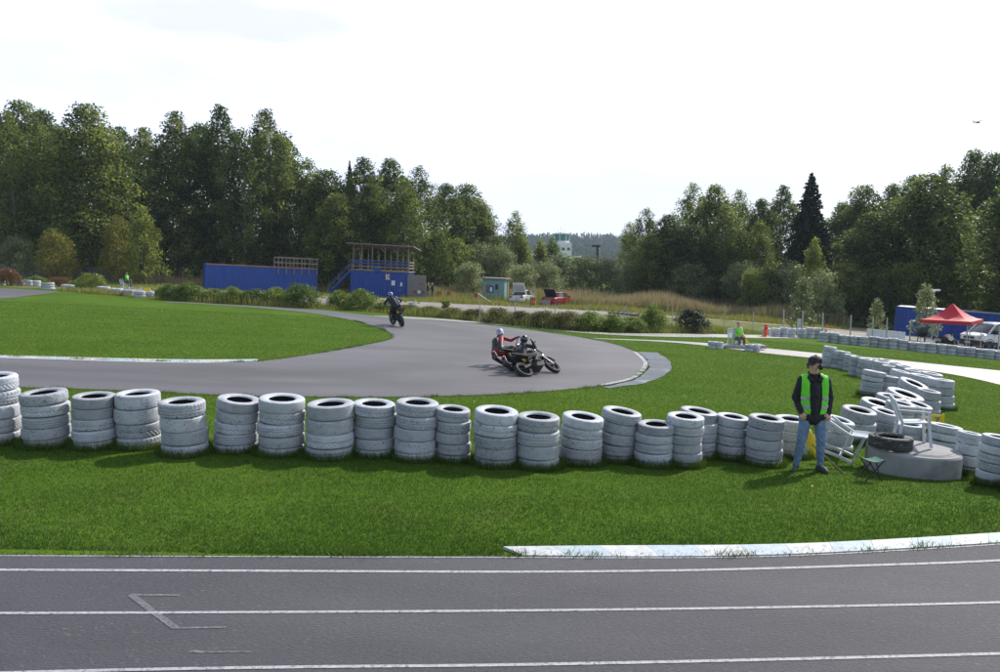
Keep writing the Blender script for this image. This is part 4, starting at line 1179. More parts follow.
M_conc = pmat('weathered_concrete', (0.235, 0.235, 0.245), (0.31, 0.31, 0.315), scale=3.2, rough=0.9, bump=.2, bscale=30, dirt=((0.13, 0.13, 0.13), 2.4, .56, .72, .7))
M_drum = pmat('red_oil_drum', (0.30, 0.055, 0.03), (0.36, 0.08, 0.045), scale=5, rough=0.7, dirt=((0.34, 0.17, 0.06), 4, .52, .62))
M_drum_y = pmat('rusty_orange_band', (0.42, 0.22, 0.06), (0.36, 0.15, 0.05), scale=8, rough=0.8)
M_tail = pmat('red_lamp_glass', (0.42, 0.015, 0.012), rough=0.2)
M_amber = pmat('amber_lamp_glass', (0.75, 0.22, 0.03), rough=0.2)
M_lampglass = pmat('clear_lamp_glass', (0.62, 0.64, 0.66), rough=0.12)
M_paper = pmat('paper_notice', (0.72, 0.74, 0.76), (0.62, 0.65, 0.68), scale=14, rough=0.8)
M_paper_r = pmat('red_white_notice', (0.75, 0.74, 0.74), (0.45, 0.08, 0.08), scale=9, rough=0.8, lo=.48, hi=.56)
M_poster = pmat('blue_poster', (0.02, 0.06, 0.26), (0.03, 0.08, 0.3), rough=.6)
M_wallgrey = pmat('grey_fence_board', (0.13, 0.125, 0.12), (0.19, 0.18, 0.17), scale=3, rough=.9, bump=.2)

def seated_on_slope(p0, p1):
    d = p1 - p0
    L_ = math.hypot(d.x, d.y)
    return (0, -math.atan2(d.z, L_), math.atan2(d.y, d.x)), d.length

def corrugated(L_, z0, z1, y, pitch=0.28, depth=0.035):
    pts = []
    n = int(L_ / pitch)
    p = L_ / n
    for i in range(n):
        x = i * p
        pts += [(x, 0), (x + p * .25, 0), (x + p * .4, depth), (x + p * .85, depth)]
    pts.append((L_, 0))
    mb = MB()
    vs = [(x, y + d_, z0) for x, d_ in pts] + [(x, y + d_, z1) for x, d_ in pts]
    k = len(pts)
    mb.add(vs, [(i, i + 1, k + i + 1, k + i) for i in range(k - 1)])
    return mb

def container(root, L_, Wd=2.44, Hc=2.59, roof=M_blue, open_right=False):
    for yy in (0.03, Wd - 0.07):
        corrugated(L_ - .2, .16, Hc - .12, yy).build('corrugated_side', M_blue, root, smooth=False).location = (.1, 0, 0)
    for x0 in (0.0, L_ - .1):
        for y0 in (0.0, Wd - .1):
            MB().box((x0 + .05, y0 + .05, Hc / 2), (.1, .1, Hc)).build('corner_post', M_blue, root)
    for y0 in (0.0, Wd - .08):
        MB().box((L_ / 2, y0 + .04, Hc - .06), (L_ - .21, .078, .115)).build('top_rail', roof if roof is M_rust else M_blue, root)
        MB().box((L_ / 2, y0 + .04, .085), (L_ - .21, .078, .15)).build('bottom_rail', M_blue, root)
    MB().box((L_ / 2, Wd / 2, Hc - .03), (L_ - .2, Wd - .17, .05)).build('roof_panel', roof, root)
    MB().box((.06, Wd / 2, Hc / 2), (.05, Wd - .2, Hc - .2)).build('end_panel', M_blue, root)
    if not open_right:
        MB().box((L_ - .06, Wd / 2, Hc / 2), (.05, Wd - .2, Hc - .2)).build('end_panel', M_blue, root)
    MB().box((L_ / 2, Wd / 2, .12), (L_ - .22, Wd - .22, .06)).build('floor', M_wood_b, root)

# --- long container with a timber rail on its roof
p0, p1 = on(205, 75), on(317, 80)
rot, Lc = seated_on_slope(p0, p1)
t = thing('shipping_container', 'long blue shipping container with rusty pink roof and timber rail', 'container', p0, rot=rot)
container(t, Lc, roof=M_rust)
rail = MB()
x0 = Lc - 4.05
for i in range(6):
    x = x0 + i * .79
    MB().box((x, -.06, 2.75), (.09, .09, 1.75)).build('rail_post', M_wood, t)
    MB().box((x, 2.1, 3.1), (.09, .09, 1.0)).build('rail_post', M_wood, t)
for z in (3.02, 3.55):
    MB().box((x0 + 1.98, -.13, z), (4.1, .05, .12)).build('rail_board', M_wood, t)
    MB().box((x0 + 1.98, 2.03, z), (4.1, .05, .12)).build('rail_board', M_wood, t)
MB().box((x0 + 4.0, 1.0, 3.55), (.05, 2.0, .12)).build('rail_board', M_wood, t)

# --- short container carrying the viewing platform
p0, p1 = on(350, 79), on(408, 78.3)
rot, Lc = seated_on_slope(p0, p1)
t = thing('shipping_container', 'short blue shipping container under the roofed viewing platform with open grey door', 'container', p0, rot=rot)
container(t, Lc, open_right=False)
d = MB().box((Lc + .93, .03, 1.27), (1.75, .06, 2.3)).build('door', M_grey, t)
MB().box((Lc + 1.3, -.03, 1.55), (.5, .05, .22)).build('door_sign', M_wood_b, d)
for x, w, mt in ((Lc + .75, .3, M_red), (Lc + 1.15, .34, M_paper), (Lc + 1.5, .2, M_wood_b)):
    MB().box((x, -.03, .72), (w, .05, .3)).build('door_sign', mt, d)
MB().box((Lc + .05, -.03, 1.25), (.28, .05, 2.4)).build('door_jamb', M_grey, t)
for (x, z, w, h_, mt) in ((3.95, 2.1, .42, .6, M_paper_r), (4.55, 1.5, .38, .5, M_paper), (5.4, 1.4, .2, .4, M_paper), (5.3, .78, .16, .22, M_grey), (5.1, 1.2, .1, .14, M_grey)):
    MB().box((x, -.012, z), (w, .02, h_)).build('notice', mt, t)
# viewing platform: posts, rails, roof with underside joists
v = thing('viewing_platform', 'roofed timber viewing platform standing on the short blue container', 'platform', p0, rot=rot)
zb = 2.6
MB().box((Lc / 2, 1.22, zb + .06), (Lc + .1, 2.5, .1)).build('deck', M_wood, v)
px_ = (.25, 1.15, 2.25, 3.6, 4.9, Lc - .1)
for x in px_:
    MB().box((x, .06, zb + 1.3), (.1, .1, 2.45)).build('post', M_wood, v)
    MB().box((x, 2.38, zb + 1.2), (.1, .1, 2.2)).build('post', M_wood, v)
for z in (.45, .75, 1.05):
    MB().box((Lc / 2, .0, zb + z), (Lc, .04, .11)).build('rail_board', M_blue if z != .45 else M_wood, v)
    MB().box((Lc / 2, 2.44, zb + z), (Lc, .04, .11)).build('rail_board', M_wood, v)
    MB().box((Lc - .02, 1.2, zb + z), (.04, 2.3, .11)).build('rail_board', M_wood, v)
for x in (.3, 3.65, 4.95):
    s = 1 if x < 3 else -1
    MB().bar((x, .06, zb + 1.85), (x + .55 * s, .06, zb + 2.4), .07, .07).build('brace', M_wood, v)
roofp = MB()
roofp.add([(-.4, -.5, zb + 2.72), (Lc + .55, -.5, zb + 2.66), (Lc + .55, 3.0, zb + 2.28), (-.4, 3.0, zb + 2.34), (-.4, -.5, zb + 2.82), (Lc + .55, -.5, zb + 2.76), (Lc + .55, 3.0, zb + 2.38), (-.4, 3.0, zb + 2.44)],
          [(3, 2, 1, 0), (4, 5, 6, 7), (0, 1, 5, 4), (1, 2, 6, 5), (2, 3, 7, 6), (3, 0, 4, 7)])
rf = roofp.build('roof', M_wood, v)
for i in range(10):
    x = -.2 + i * .72
    MB().bar((x, -.42, zb + 2.64), (x, 2.95, zb + 2.27), .06, .14).build('joist', M_wood_b, rf)
MB().box((2.85, -.1, zb + .22), (.75, .06, .3)).build('banner', M_blue, v)
# stairs
st = thing('outdoor_stairs', 'steep timber stairs with blue rails up to the viewing platform', 'stairs', p0, rot=rot)
for y in (.15, 1.05):
    MB().bar((-2.55, y, -.12), (-.05, y, 2.6), .06, .22).build('stringer', M_blue, st)
    MB().bar((-2.55, y, .8), (-.05, y, 3.5), .05, .07).build('handrail', M_blue if y < .5 else M_wood, st)
    for f in (.1, .5, .9):
        MB().bar((-2.55 + 2.5 * f, y, -.12 + 2.72 * f), (-2.55 + 2.5 * f, y, .8 + 2.7 * f), .05, .05).build('baluster', M_wood, st)
for i in range(11):
    f = (i + .5) / 11
    MB().box((-2.55 + 2.5 * f, .6, -.05 + 2.68 * f), (.24, .84, .05)).build('step', M_wood, st)

# --- blue store behind the tent
p0, p1 = on(893, 70), on(1030, 64)
rot, Lc = seated_on_slope(p0, p1)
t = thing('shipping_container', 'long blue storage container behind the red tent and van', 'container', p0, rot=rot)
container(t, Lc, roof=M_steel)

# --- turquoise shed
p = on(482, 80.5)
t = thing('shed', 'small turquoise plywood shed with flat roof and blue poster', 'shed', p, rot=(0, R(2.0), R(-14)))
MB().box((1.2, 1.05, 1.2), (2.36, 2.0, 2.4)).build('wall', M_turq, t)
for x in (.62, 1.24, 1.85):
    MB().box((x, .035, 1.2), (.05, .03, 2.36)).build('batten', M_turq, t)
MB().box((1.22, 1.0, 2.45), (2.75, 2.4, .12)).build('roof', M_wood, t)
wn = MB().box((.75, .03, 1.35), (.7, .04, .85)).build('window_board', M_wood_b, t)
MB().box((.98, .0, 1.3), (.5, .02, .7)).build('poster', M_poster, t); MB().box((.95, -.015, 1.3), (.26, .012, .46)).build('notice', M_paper, t)
MB().box((1.55, .02, 1.6), (.3, .04, .5)).build('shutter', M_black, t)
MB().box((2.40, 1.5, 1.55), (.05, .7, 1.3)).build('side_door', M_wood_b, t)

# --- oil drums
drum_body = MB().lathe([(0.0, 0), (.28, 0), (.29, .015), (.285, .03), (.285, .28), (.297, .295), (.285, .31), (.285, .57), (.297, .585), (.285, .60), (.285, .855), (.29, .87), (.28, .88), (.27, .86), (0, .86)], 24).mesh('drum_body', M_drum)
drum_band = MB().lathe([(.2905, .33), (.2905, .55)], 24).mesh('drum_band', M_drum_y)
for (px, d, lab) in ((440, 79, 'rusty red oil drum nearest the two people'), (449.5, 79.5, 'rusty red oil drum standing apart beside the grass verge'), (477.5, 77.5, 'rusty red oil drum carrying the white barrier pole'), (533, 74, 'rusty red oil drum in front of the silver car')):
    p = on(px, d)
    t = thing('oil_drum', lab, 'drum', p, random.random() * 3, 'oil drums round the paddock')
    link_mesh('body', drum_body, t); link_mesh('rust_band', drum_band, t)
p = on(478, 76.8)
t = thing('barrier_pole', 'white diagonal barrier pole propped on a drum', 'pole', p)
q = on(494, 73.5)
MB().tube([(0, 0, .9), (q.x - p.x, q.y - p.y, q.z - p.z + .02)], .045, 8).build('pole', M_white, t)
MB().tube([(0, 0, -.05), (0, 0, 1.0)], .04, 8).build('support', M_steel, t)
# --- flower tubs by the hedge
for (px, base, key, lab) in ((445.5, 316.5, 1, 'white round flower tub with a green plant beside the track'), (412.5, 308.5, 0, 'small pale grey tub with dark soil behind the verge')):
    g = G(px, base)
    t = thing('flower_tub', lab, 'tub', g, 0)
    k = g.y / 45 * (.9 if key else .8)
    MB().lathe([(0, 0), (.22 * k, 0), (.30 * k, .42 * k), (.33 * k, .44 * k), (.33 * k, .48 * k), (.28 * k, .47 * k), (.26 * k, .40 * k), (0, .38 * k)], 20).build('tub', M_plastic, t)
    if key:
        cl = [(random.uniform(-.2, .2), random.uniform(-.2, .2), .55 + random.random() * .45, .14) for _ in range(26)]
        link_mesh('plant', crown_mesh('tub_plant', cl, 900, .09, M_leaf_h), t)

# --- fences: each post its own part, thin wires between
def fence(label, pts, h=1.25, wires=4, r=.03, mat=M_steel, braces=()):
    root = thing('wire_fence', label, 'fence', pts[0])
    o = pts[0]
    for i, p in enumerate(pts):
        MB().tube([(p.x - o.x, p.y - o.y, p.z - o.z - .2), (p.x - o.x, p.y - o.y, p.z - o.z + h)], r, 8).build('post', mat, root)
    for k in range(wires):
        z = h * (0.12 + .82 * k / max(1, wires - 1))
        MB().tube([(p.x - o.x, p.y - o.y, p.z - o.z + z) for p in pts], .0025, 4).build('wire', M_grey, root)
    for (i, s) in braces:
        p = pts[i] - o
        MB().bar((p.x, p.y, p.z + h * .9), (p.x + s, p.y, p.z), .05, .05).build('brace', mat, root)
fence('grey wire fence on thin posts between paddock and track', [G(px, py) for px, py in ((480, 322.5), (515, 325), (555, 327), (588, 327.5), (624, 328.5), (672, 329), (724, 329.5), (753, 331))], 1.35, braces=((4, 1.0), (4, -1.0)))
fence('wire fence on tall posts in front of the van yard', [G(px, py) for px, py in ((783, 336), (802, 338), (822, 339), (850, 341), (872, 342.5), (886, 343.5), (909.5, 345), (937, 347.5), (966, 350), (998, 353))], 1.75, wires=6, r=.045)
# wooden props and panel by the wall start
g = G(794, 335.5)
t = thing('prop_frame', 'pale slanting timber prop at the start of the far tyre wall', 'prop', g)
MB().bar((-.6, 0, 1.05), (.35, 0, 0), .07, .07).build('strut', M_wood, t); MB().bar((.35, .1, 0), (.35, .1, 1.15), .26, .08).build('upright', M_steel, t)
g = G(765.5, 337)
t = thing('marker_post', 'bright orange marker post at the end of the far tyre wall', 'marker', g)
MB().lathe([(0, 0), (.17, 0), (.18, .05), (.12, .08), (.12, .75), (.10, .82), (0, .83)], 16).build('post', M_orange, t); MB().lathe([(.122, .5), (.122, .62)], 16).build('band', M_redc, t)
g = G(826, 333)
t = thing('traffic_cone', 'small orange traffic cone behind the far tyre wall', 'cone', (g.x, g.y, g.z))
MB().lathe([(.13, .04), (.03, .7), (0, .7)], 16).build('cone', M_orange, t); MB().box((0, 0, .02), (.36, .36, .04)).build('foot', M_orange, t); MB().lathe([(.103, .25), (.078, .4)], 16).build('band', M_white, t)
# long white barrier behind the wall
a0, a1 = on(866, 58), on(905, 57)
rot, Lb = seated_on_slope(a0, a1)
t = thing('barrier', 'low white concrete barrier of joined blocks behind the far tyre wall', 'barrier', a0, rot=rot)
for i in range(5):
    MB().prism([(.0, 0), (.5, 0), (.34, .25), (.3, .68), (.2, .68), (.16, .25)], i * Lb / 5 + .01, (i + 1) * Lb / 5 - .01, axis='x').build('block', M_white, t)
# dead tyres lying by the dirt road
M_pile = M_rubber
for i in range(5):
    p = on(612 + i * 5.6, 66 - i * .3)
    o = link_mesh('tyre', tyre_mesh('flat_tyre', 'worn', M_tyre_dark, 20)) if i == 0 else bpy.data.objects.new('tyre', bpy.data.meshes['flat_tyre'])
    if i: C.objects.link(o)
    o.location = (p.x, p.y, p.z + .1); o.scale = (.36, .36, .2)
    tag(o, '%s black tyre lying flat by the dirt road, counted from the cars' % NTH[i + 1], 'tyre', 'black tyres by the dirt road')

# --- grey board wall before the left wood
a0, a1 = on(-30, 80), on(112, 84)
rot, Lw = seated_on_slope(a0, a1)
t = thing('board_wall', 'grey panelled wall in front of the left wood', 'wall', a0, rot=rot)
nP = 7
for i in range(nP):
    MB().box(((i + .5) * Lw / nP, 0, .72), (Lw / nP - .18, .1, 1.5)).build('panel', M_wallgrey, t)
    MB().box((i * Lw / nP, 0, .78), (.16, .18, 1.65)).build('post', M_wallgrey, t)

# --- red tent
pt = on(950, 51)
t = thing('canopy_tent', 'red pop up canopy tent with peaked roof and steel legs', 'tent', pt, R(45))
zE, zP, s = 2.02, 3.12, 1.5
secs = []
for k, f in enumerate((1.0, .80, .58, .36, .16, .02)):
    z = zE + (zP - zE) * ((1 - f) ** 1.75) + .0
    ring = []
    for q in range(24):
        a = 2 * math.pi * q / 24
        m_ = max(abs(math.cos(a)), abs(math.sin(a)))
        sag = 0.05 * f * (1 - abs(math.cos(2 * a))) * 0
        ring.append(Vector((s * f * math.cos(a) / m_, s * f * math.sin(a) / m_, z - sag)))
    secs.append(ring)
rf = MB().loft(secs, caps=False).build('roof', M_redc, t, angle=18)
for (x0, y0, x1, y1) in ((-s, -s, s, -s), (s, -s, s, s), (s, s, -s, s), (-s, s, -s, -s)):
    n = Vector((y1 - y0, x0 - x1, 0)).normalized() * .01
    MB().add([(x0 + n.x, y0 + n.y, zE), (x1 + n.x, y1 + n.y, zE), (x1 + 2 * n.x, y1 + 2 * n.y, zE - .24), (x0 + 2 * n.x, y0 + 2 * n.y, zE - .24)], [(0, 1, 2, 3)]).build('valance', M_redc, t)
for x in (-s + .05, s - .05):
    for y in (-s + .05, s - .05):
        MB().tube([(x, y, -.3), (x, y, zE)], .025, 8).build('leg', M_steel, t)
# --- street lamp by the tent and dark lamp post by the tower
p = on(931.5, 66)
t = thing('street_lamp', 'grey street lamp with flat white head beside the sapling', 'lamp', p)
zt = at(931.5, 291, 66).z - p.z
MB().tube([(0, 0, -.2), (0, 0, zt)], [.07, .05], 8).build('post', M_steel, t)
MB().box((0, -.05, zt + .05), (.85, .35, .14), rot=(0, R(-4), 0)).build('lamp_head', M_white, t)
p = on(597, 150); zt = at(597, 246, 150).z - p.z
t = thing('street_lamp', 'dark tall lamp post in front of the far hill', 'lamp', p)
MB().tube([(0, 0, -.2), (0, 0, zt)], [.30, .26], 8).build('post', M_black, t)
MB().box((-.3, 0, zt), (1.6, .6, .4)).build('lamp_head', M_black, t)

# --- dark covered barbecue beside the tent
g = on(922, 50.5)
t = thing('kettle_grill', 'dark rounded kettle grill on short legs behind the far tyre wall', 'grill', g)
MB().ball((0, 0, 1.02), (.36, .34, .36)).build('bowl', M_black, t)
for a in (.5, 2.6, 4.7):
    MB().tube([(.25 * math.cos(a), .25 * math.sin(a), .8), (.33 * math.cos(a), .33 * math.sin(a), 0)], .03, 6).build('leg', M_black, t)
MB().tube([(-.1, 0, 1.38), (-.1, 0, 1.44), (.1, 0, 1.44), (.1, 0, 1.38)], .015, 6).build('handle', M_steel, t)

# --- control tower
p = on(561, 245)
t = thing('control_tower', 'white control tower with glazed cabin beyond the trees', 'tower', p, R(8))
zc = at(563, 241, 245).z - p.z
zt = at(563, 234.5, 245).z - p.z
MB().box((0, 0, zc / 2 - .3), (5.4, 6, zc - .6)).build('shaft', M_white, t)
cabs = MB()
for z, w in ((zc - .6, 2.6), (zc, 2.75), (zt, 3.15)):
    pass
def octo(w, z): return [Vector((w * math.cos(math.pi / 8 + k * math.pi / 4) * 1.15, w * math.sin(math.pi / 8 + k * math.pi / 4), z)) for k in range(8)]
MB().loft([octo(2.4, zc - .7), octo(2.4, zc)]).build('cabin_base', M_white, t)
MB().loft([octo(2.15, zc), octo(2.4, zt)]).build('cabin_glass', pmat('cabin_glazing', (0.10, 0.22, 0.24), (0.14, 0.27, 0.28), rough=.1), t)
for k in range(8):
    a = math.pi / 8 + k * math.pi / 4
    MB().bar((2.18 * math.cos(a) * 1.15, 2.18 * math.sin(a), zc), (2.43 * math.cos(a) * 1.15, 2.43 * math.sin(a), zt), .2, .2).build('mullion', M_white, t)
MB().loft([octo(2.7, zt), octo(2.7, zt + .35)]).build('cabin_roof', M_white, t)
for k in range(3): MB().tube([(-1 + k, 0, zt + .3), (-1 + k, 0, zt + 1.6 + (k % 2) * .8)], .05, 6).build('aerial', M_grey, t)
for k in range(3): MB().box((-1.7 + k * 1.7, -3.02, zc - 2.6), (1.0, .06, .9)).build('window', M_glass, t)
MB().box((4.4, 1, zc / 2 - 2.4), (3.3, 7.9, zc - 4.6)).build('annex', M_white, t)
MB().box((-5.7, 2, zc / 2 - 2.0), (5.9, 7, zc - 4.0)).build('annex', M_white, t)
for k in range(3): MB().box((3.5 + k * .9, -2.98, zc - 6.2), (.6, .06, .9)).build('window', M_glass, t)

# --- light aircraft
p = at(977, 122.5, 620)
t = thing('light_aircraft', 'tiny dark light aircraft flying above the right wood', 'aircraft', p, R(6))
MB().loft([[Vector((x, r_ * math.cos(a), r_ * math.sin(a) + zz)) for a in [k * math.pi / 4 for k in range(8)]] for x, r_, zz in ((-3.2, .12, .35), (-1.5, .45, .1), (.3, .75, 0), (1.6, .7, 0), (2.6, .3, -.05))]).build('fuselage', M_grey, t)
MB().box((.5, 0, .75), (1.3, 9.5, .15)).build('wing', M_grey, t); MB().box((-3.0, 0, .4), (.8, 3.0, .1)).build('tailplane', M_grey, t)
MB().prism([(-3.4, .3), (-2.5, .3), (-3.1, 1.5), (-3.5, 1.5)], -.06, .06).build('fin', M_grey, t)

# ================================================================ cars and van
def wheel(parent, c, r, w, rim=M_chrome, name='wheel', s=1):
    wo = MB().lathe([(r * .62, -w / 2), (r * .9, -w / 2), (r, -w * .32), (r, w * .32), (r * .9, w / 2), (r * .62, w / 2)], 24, c, 'y', closed=True).build(name, M_rubber, parent)
    mb = MB().lathe([(0, s * w * .30), (r * .16, s * w * .34), (r * .2, s * w * .2), (r * .6, s * w * .22), (r * .64, s * w * .46), (r * .64, -s * w * .4), (0, -s * w * .38)], 24, c, 'y')
    mb.build('rim', rim, wo)
    for k in range(5):
        a = k * 2 * math.pi / 5
        MB().bar((c[0] + .15 * r * math.cos(a), c[1] + s * w * .36, c[2] + .15 * r * math.sin(a)), (c[0] + .6 * r * math.cos(a), c[1] + s * w * .38, c[2] + .6 * r * math.sin(a)), r * .16, w * .14).build('spoke', rim, wo)
    return wo

def shell(root, secs, mat, name='body'):
    """body skin from cross sections (x, half width, z floor, z belt, crown)"""
    out = []
    for x, w, z0, zb_, cr in secs:
        out.append([Vector((x, y, z)) for y, z in ((-w * .86, z0), (-w * .97, z0 + .10), (-w, z0 + (zb_ - z0) * .5), (-w * .97, zb_ - .06), (-w * .88, zb_), (-w * .45, zb_ + cr), (w * .45, zb_ + cr), (w * .88, zb_), (w * .97, zb_ - .06), (w, z0 + (zb_ - z0) * .5), (w * .97, z0 + .10), (w * .86, z0))])
    return MB().loft(out).build(name, mat, root, angle=40)

def cabin(root, secs, mat, name='cabin_glass'):
    """(x, half width low, half width top, z low, z top)"""
    out = []
    for x, wl, wt, zl, zt_ in secs:
        out.append([Vector((x, y, z)) for y, z in ((-wl, zl), (-wt - (wl - wt) * .12, zt_ - .05), (-wt * .85, zt_), (wt * .85, zt_), (wt + (wl - wt) * .12, zt_ - .05), (wl, zl))])
    return MB().loft(out).build(name, mat, root, angle=30)

def make_car(label, p, rz, paint, trunk_lid):
    t = thing('parked_car', label, 'car', p, rot=(0, R(1.5), rz))
    b = shell(t, [(-2.05, .70, .34, .62, .02), (-2.0, .80, .22, .88, .02), (-1.55, .85, .20, .94, .02), (-.6, .87, .20, .93, .02), (.6, .87, .20, .92, .02), (1.2, .85, .20, .86, .03), (1.75, .80, .22, .76, .03), (2.05, .66, .28, .58, .02)], paint)
    cabin(t, [(-1.30, .76, .66, .92, .95), (-.75, .78, .60, .92, 1.34), (-.1, .79, .60, .92, 1.40), (.45, .79, .58, .92, 1.34), (1.15, .76, .70, .90, .92)], M_glass)
    MB().loft([[Vector((x, y, z)) for y, z in ((-w, z0), (-w * .8, z0 + .035), (w * .8, z0 + .035), (w, z0), (w * .8, z0 - .02), (-w * .8, z0 - .02))] for x, w, z0 in ((-.80, .60, 1.335), (-.1, .615, 1.40), (.48, .585, 1.345))]).build('roof', paint, t)
    for y in (-1, 1):
        MB().bar((.48, y * .59, 1.34), (1.15, y * .76, .91), .06, .07).build('pillar', paint, t)
        MB().bar((-.80, y * .61, 1.34), (-1.32, y * .74, .94), .06, .12).build('pillar', paint, t)
        MB().bar((-.12, y * .63, 1.38), (-.12, y * .80, .92), .06, .05).build('pillar', M_black, t)
        MB().box((.75, y * .95, .98), (.12, .18, .12)).build('mirror', paint, t)
        dr = MB().box((.25, y * .875, .62), (1.05, .02, .55)).build('door', paint, t)
        MB().box((-.1, y * .89, .78), (.16, .03, .03)).build('handle', M_black, dr)
        MB().box((-2.03, y * .60, .74), (.06, .30, .17)).build('tail_lamp', M_tail, t)
        MB().ball((1.93, y * .55, .58), (.10, .17, .09)).build('headlight', M_lampglass, t)
        for x in (-1.28, 1.32):
            wheel(t, (x, y * .78, .31), .31, .2, s=y)
    MB().box((-2.06, 0, .42), (.12, 1.5, .2)).build('bumper', paint, t)
    MB().box((-2.125, 0, .55), (.02, .5, .12)).build('number_plate', M_paper, t)
    MB().box((-1.72, 0, .93), (.52, 1.30, .10)).build('boot_opening', M_black, t)
    # the lid swung up on its hinge
    ang = trunk_lid[1]
    L_ = trunk_lid[0]
    hx_, hz_ = trunk_lid[2], trunk_lid[3]
    lid = MB().box((hx_ + math.cos(ang) * L_ / 2, 0, hz_ + math.sin(ang) * L_ / 2), (L_, 1.28, .06), rot=(0, -ang, 0)).build('boot_lid', trunk_lid[4], t)
    if trunk_lid[5]:
        nx_, nz_ = math.sin(ang), -math.cos(ang)
        MB().box((hx_ + math.cos(ang) * L_ * .45 - .0, 0, hz_ + math.sin(ang) * L_ * .45), (L_ * .6, 1.05, .075), rot=(0, -ang, 0)).build('lid_glass', trunk_lid[5], lid)
    return t
M_lidglass = pmat('lid_glass', (0.42, 0.47, 0.47), (0.52, 0.57, 0.57), rough=.15)
pw = on(523, 79.5)
make_car('silver white car with its hatch raised beside the turquoise shed', pw, R(68), M_silver, (1.05, R(118), -.95, 1.22, M_silver, M_lidglass))
pr = on(558, 78.0)
make_car('red car with its boot lid open beside the silver car', pr, R(56), M_red, (.95, R(128), -1.35, .98, M_black, None))
g = on(545, 75.6)
t = thing('bag', 'dark grey bag on the ground behind the red car', 'bag', g, R(20))
MB().loft([[Vector((x, y * .28, z)) for y, z in ((-1, 0), (-1.05, .3), (-.8, .5 + e), (.8, .5 + e), (1.05, .3), (1, 0))] for x, e in ((-.45, 0), (-.2, .08), (.2, .1), (.45, 0))]).build('bag_body', M_grey, t)
MB().tube([(-.2, 0, .55), (-.15, 0, .7), (.15, 0, .7), (.2, 0, .55)], .02, 6).build('handle', M_black, t)

gv_ = on(994, 57)
t = thing('delivery_van', 'white panel van with black bumper parked beside the red tent', 'van', gv_, rot=(0, R(-3.5), R(180 + 14)))
vs_ = [(2.40, .74, .35, .80, .03), (2.36, .82, .30, .92, .03), (2.1, .92, .25, 1.00, .05), (1.55, .95, .25, 1.12, .05), (1.2, .95, .25, 1.15, .02), (-2.3, .95, .25, 1.15, .02), (-2.4, .92, .3, 1.12, .02)]
shell(t, vs_, M_white)
cabin(t, [(1.62, .88, .80, 1.12, 1.15), (.92, .93, .76, 1.12, 1.84), (.75, .93, .76, 1.12, 1.90), (-.05, .93, .77, 1.12, 1.95)], M_glass)
cabin(t, [(-.05, .945, .78, 1.12, 1.965), (-1.2, .945, .79, 1.12, 1.97), (-2.25, .94, .78, 1.12, 1.94), (-2.38, .92, .76, 1.12, 1.88)], M_white, 'cargo_body')
MB().loft([[Vector((x, y, z)) for y, z in ((-w, z0), (-w * .8, z0 + .05), (w * .8, z0 + .05), (w, z0), (w * .8, z0 - .03), (-w * .8, z0 - .03))] for x, w, z0 in ((.97, .77, 1.83), (.6, .79, 1.91), (-.1, .79, 1.95))]).build('cab_roof', M_white, t)
for y in (-1, 1):
    MB().bar((.93, y * .79, 1.84), (1.62, y * .90, 1.12), .07, .08).build('pillar', M_white, t)
    MB().bar((.0, y * .81, 1.93), (.0, y * .95, 1.12), .08, .12).build('pillar', M_white, t)
    MB().box((1.05, y * 1.03, 1.25), (.14, .2, .28)).build('mirror', M_black, t)
    dr = MB().box((.55, y * .955, .72), (1.05, .02, .75)).build('door', M_white, t); MB().box((.15, y * .972, .98), (.18, .03, .04)).build('handle', M_black, dr)
    MB().box((2.16, y * .72, .96), (.42, .30, .16), rot=(0, R(22), 0)).build('headlight', M_lampglass, t)
    MB().box((2.30, y * .66, .80), (.16, .38, .10)).build('indicator', M_amber, t)
    MB().box((1.4, y * .96, .42), (1.5, .03, .2)).build('side_strip', M_black, t)
    for x in (1.45, -1.5):
        wheel(t, (x, y * .84, .32), .33, .22, M_grey, s=y)
        MB().lathe([(.37, y * .88), (.37, y * .955), (.42, y * .955), (.42, y * .88)], 20, (x, 0, .34), 'y', closed=True).build('wheel_arch', M_black, t)
MB().loft([[Vector((x, y, z)) for y, z in ((-w, .22), (-w, .60), (w, .60), (w, .22))] for x, w in ((2.05, .96), (2.38, .86), (2.50, .60))]).build('bumper', M_black, t)
MB().box((2.44, 0, .78), (.06, .9, .16)).build('grille', M_black, t)
MB().box((2.52, 0, .42), (.02, .5, .12)).build('number_plate', M_paper, t)
# ================================================================ people
M_skin = pmat('skin', (0.50, 0.29, 0.21), (0.56, 0.34, 0.26), scale=6, rough=.55)
M_jacket = pmat('black_jacket', (0.012, 0.011, 0.014), (0.022, 0.020, 0.025), scale=9, rough=.85, bump=.25, bscale=14)
M_jeans = pmat('washed_denim', (0.10, 0.17, 0.30), (0.17, 0.25, 0.40), scale=5, rough=.9, bump=.3, bscale=18, c3=((0.24, 0.32, 0.45), 3.0, .55, .7))
M_shoe = pmat('dark_shoe', (0.03, 0.03, 0.032), (0.09, 0.09, 0.095), scale=14, rough=.7)
M_vest = pmat('lime_vest', (0.13, 0.66, 0.03), (0.17, 0.74, 0.05), scale=4, rough=.75, bump=.25, bscale=11)
M_reflect = pmat('grey_reflective_band', (0.34, 0.35, 0.36), (0.42, 0.43, 0.44), scale=8, rough=.45)
M_cap = pmat('dark_patterned_cap', (0.012, 0.010, 0.014), (0.02, 0.018, 0.024), scale=20, rough=.8, c3=((0.16, 0.13, 0.18), 24, .58, .64))
M_hair = pmat('dark_hair', (0.02, 0.014, 0.010), rough=.7)
M_leather_b = pmat('black_leather', (0.014, 0.015, 0.018), (0.03, 0.031, 0.035), scale=9, rough=.65, spec=.25, c3=((0.13, 0.14, 0.15), 4.2, .66, .68), detail=1)
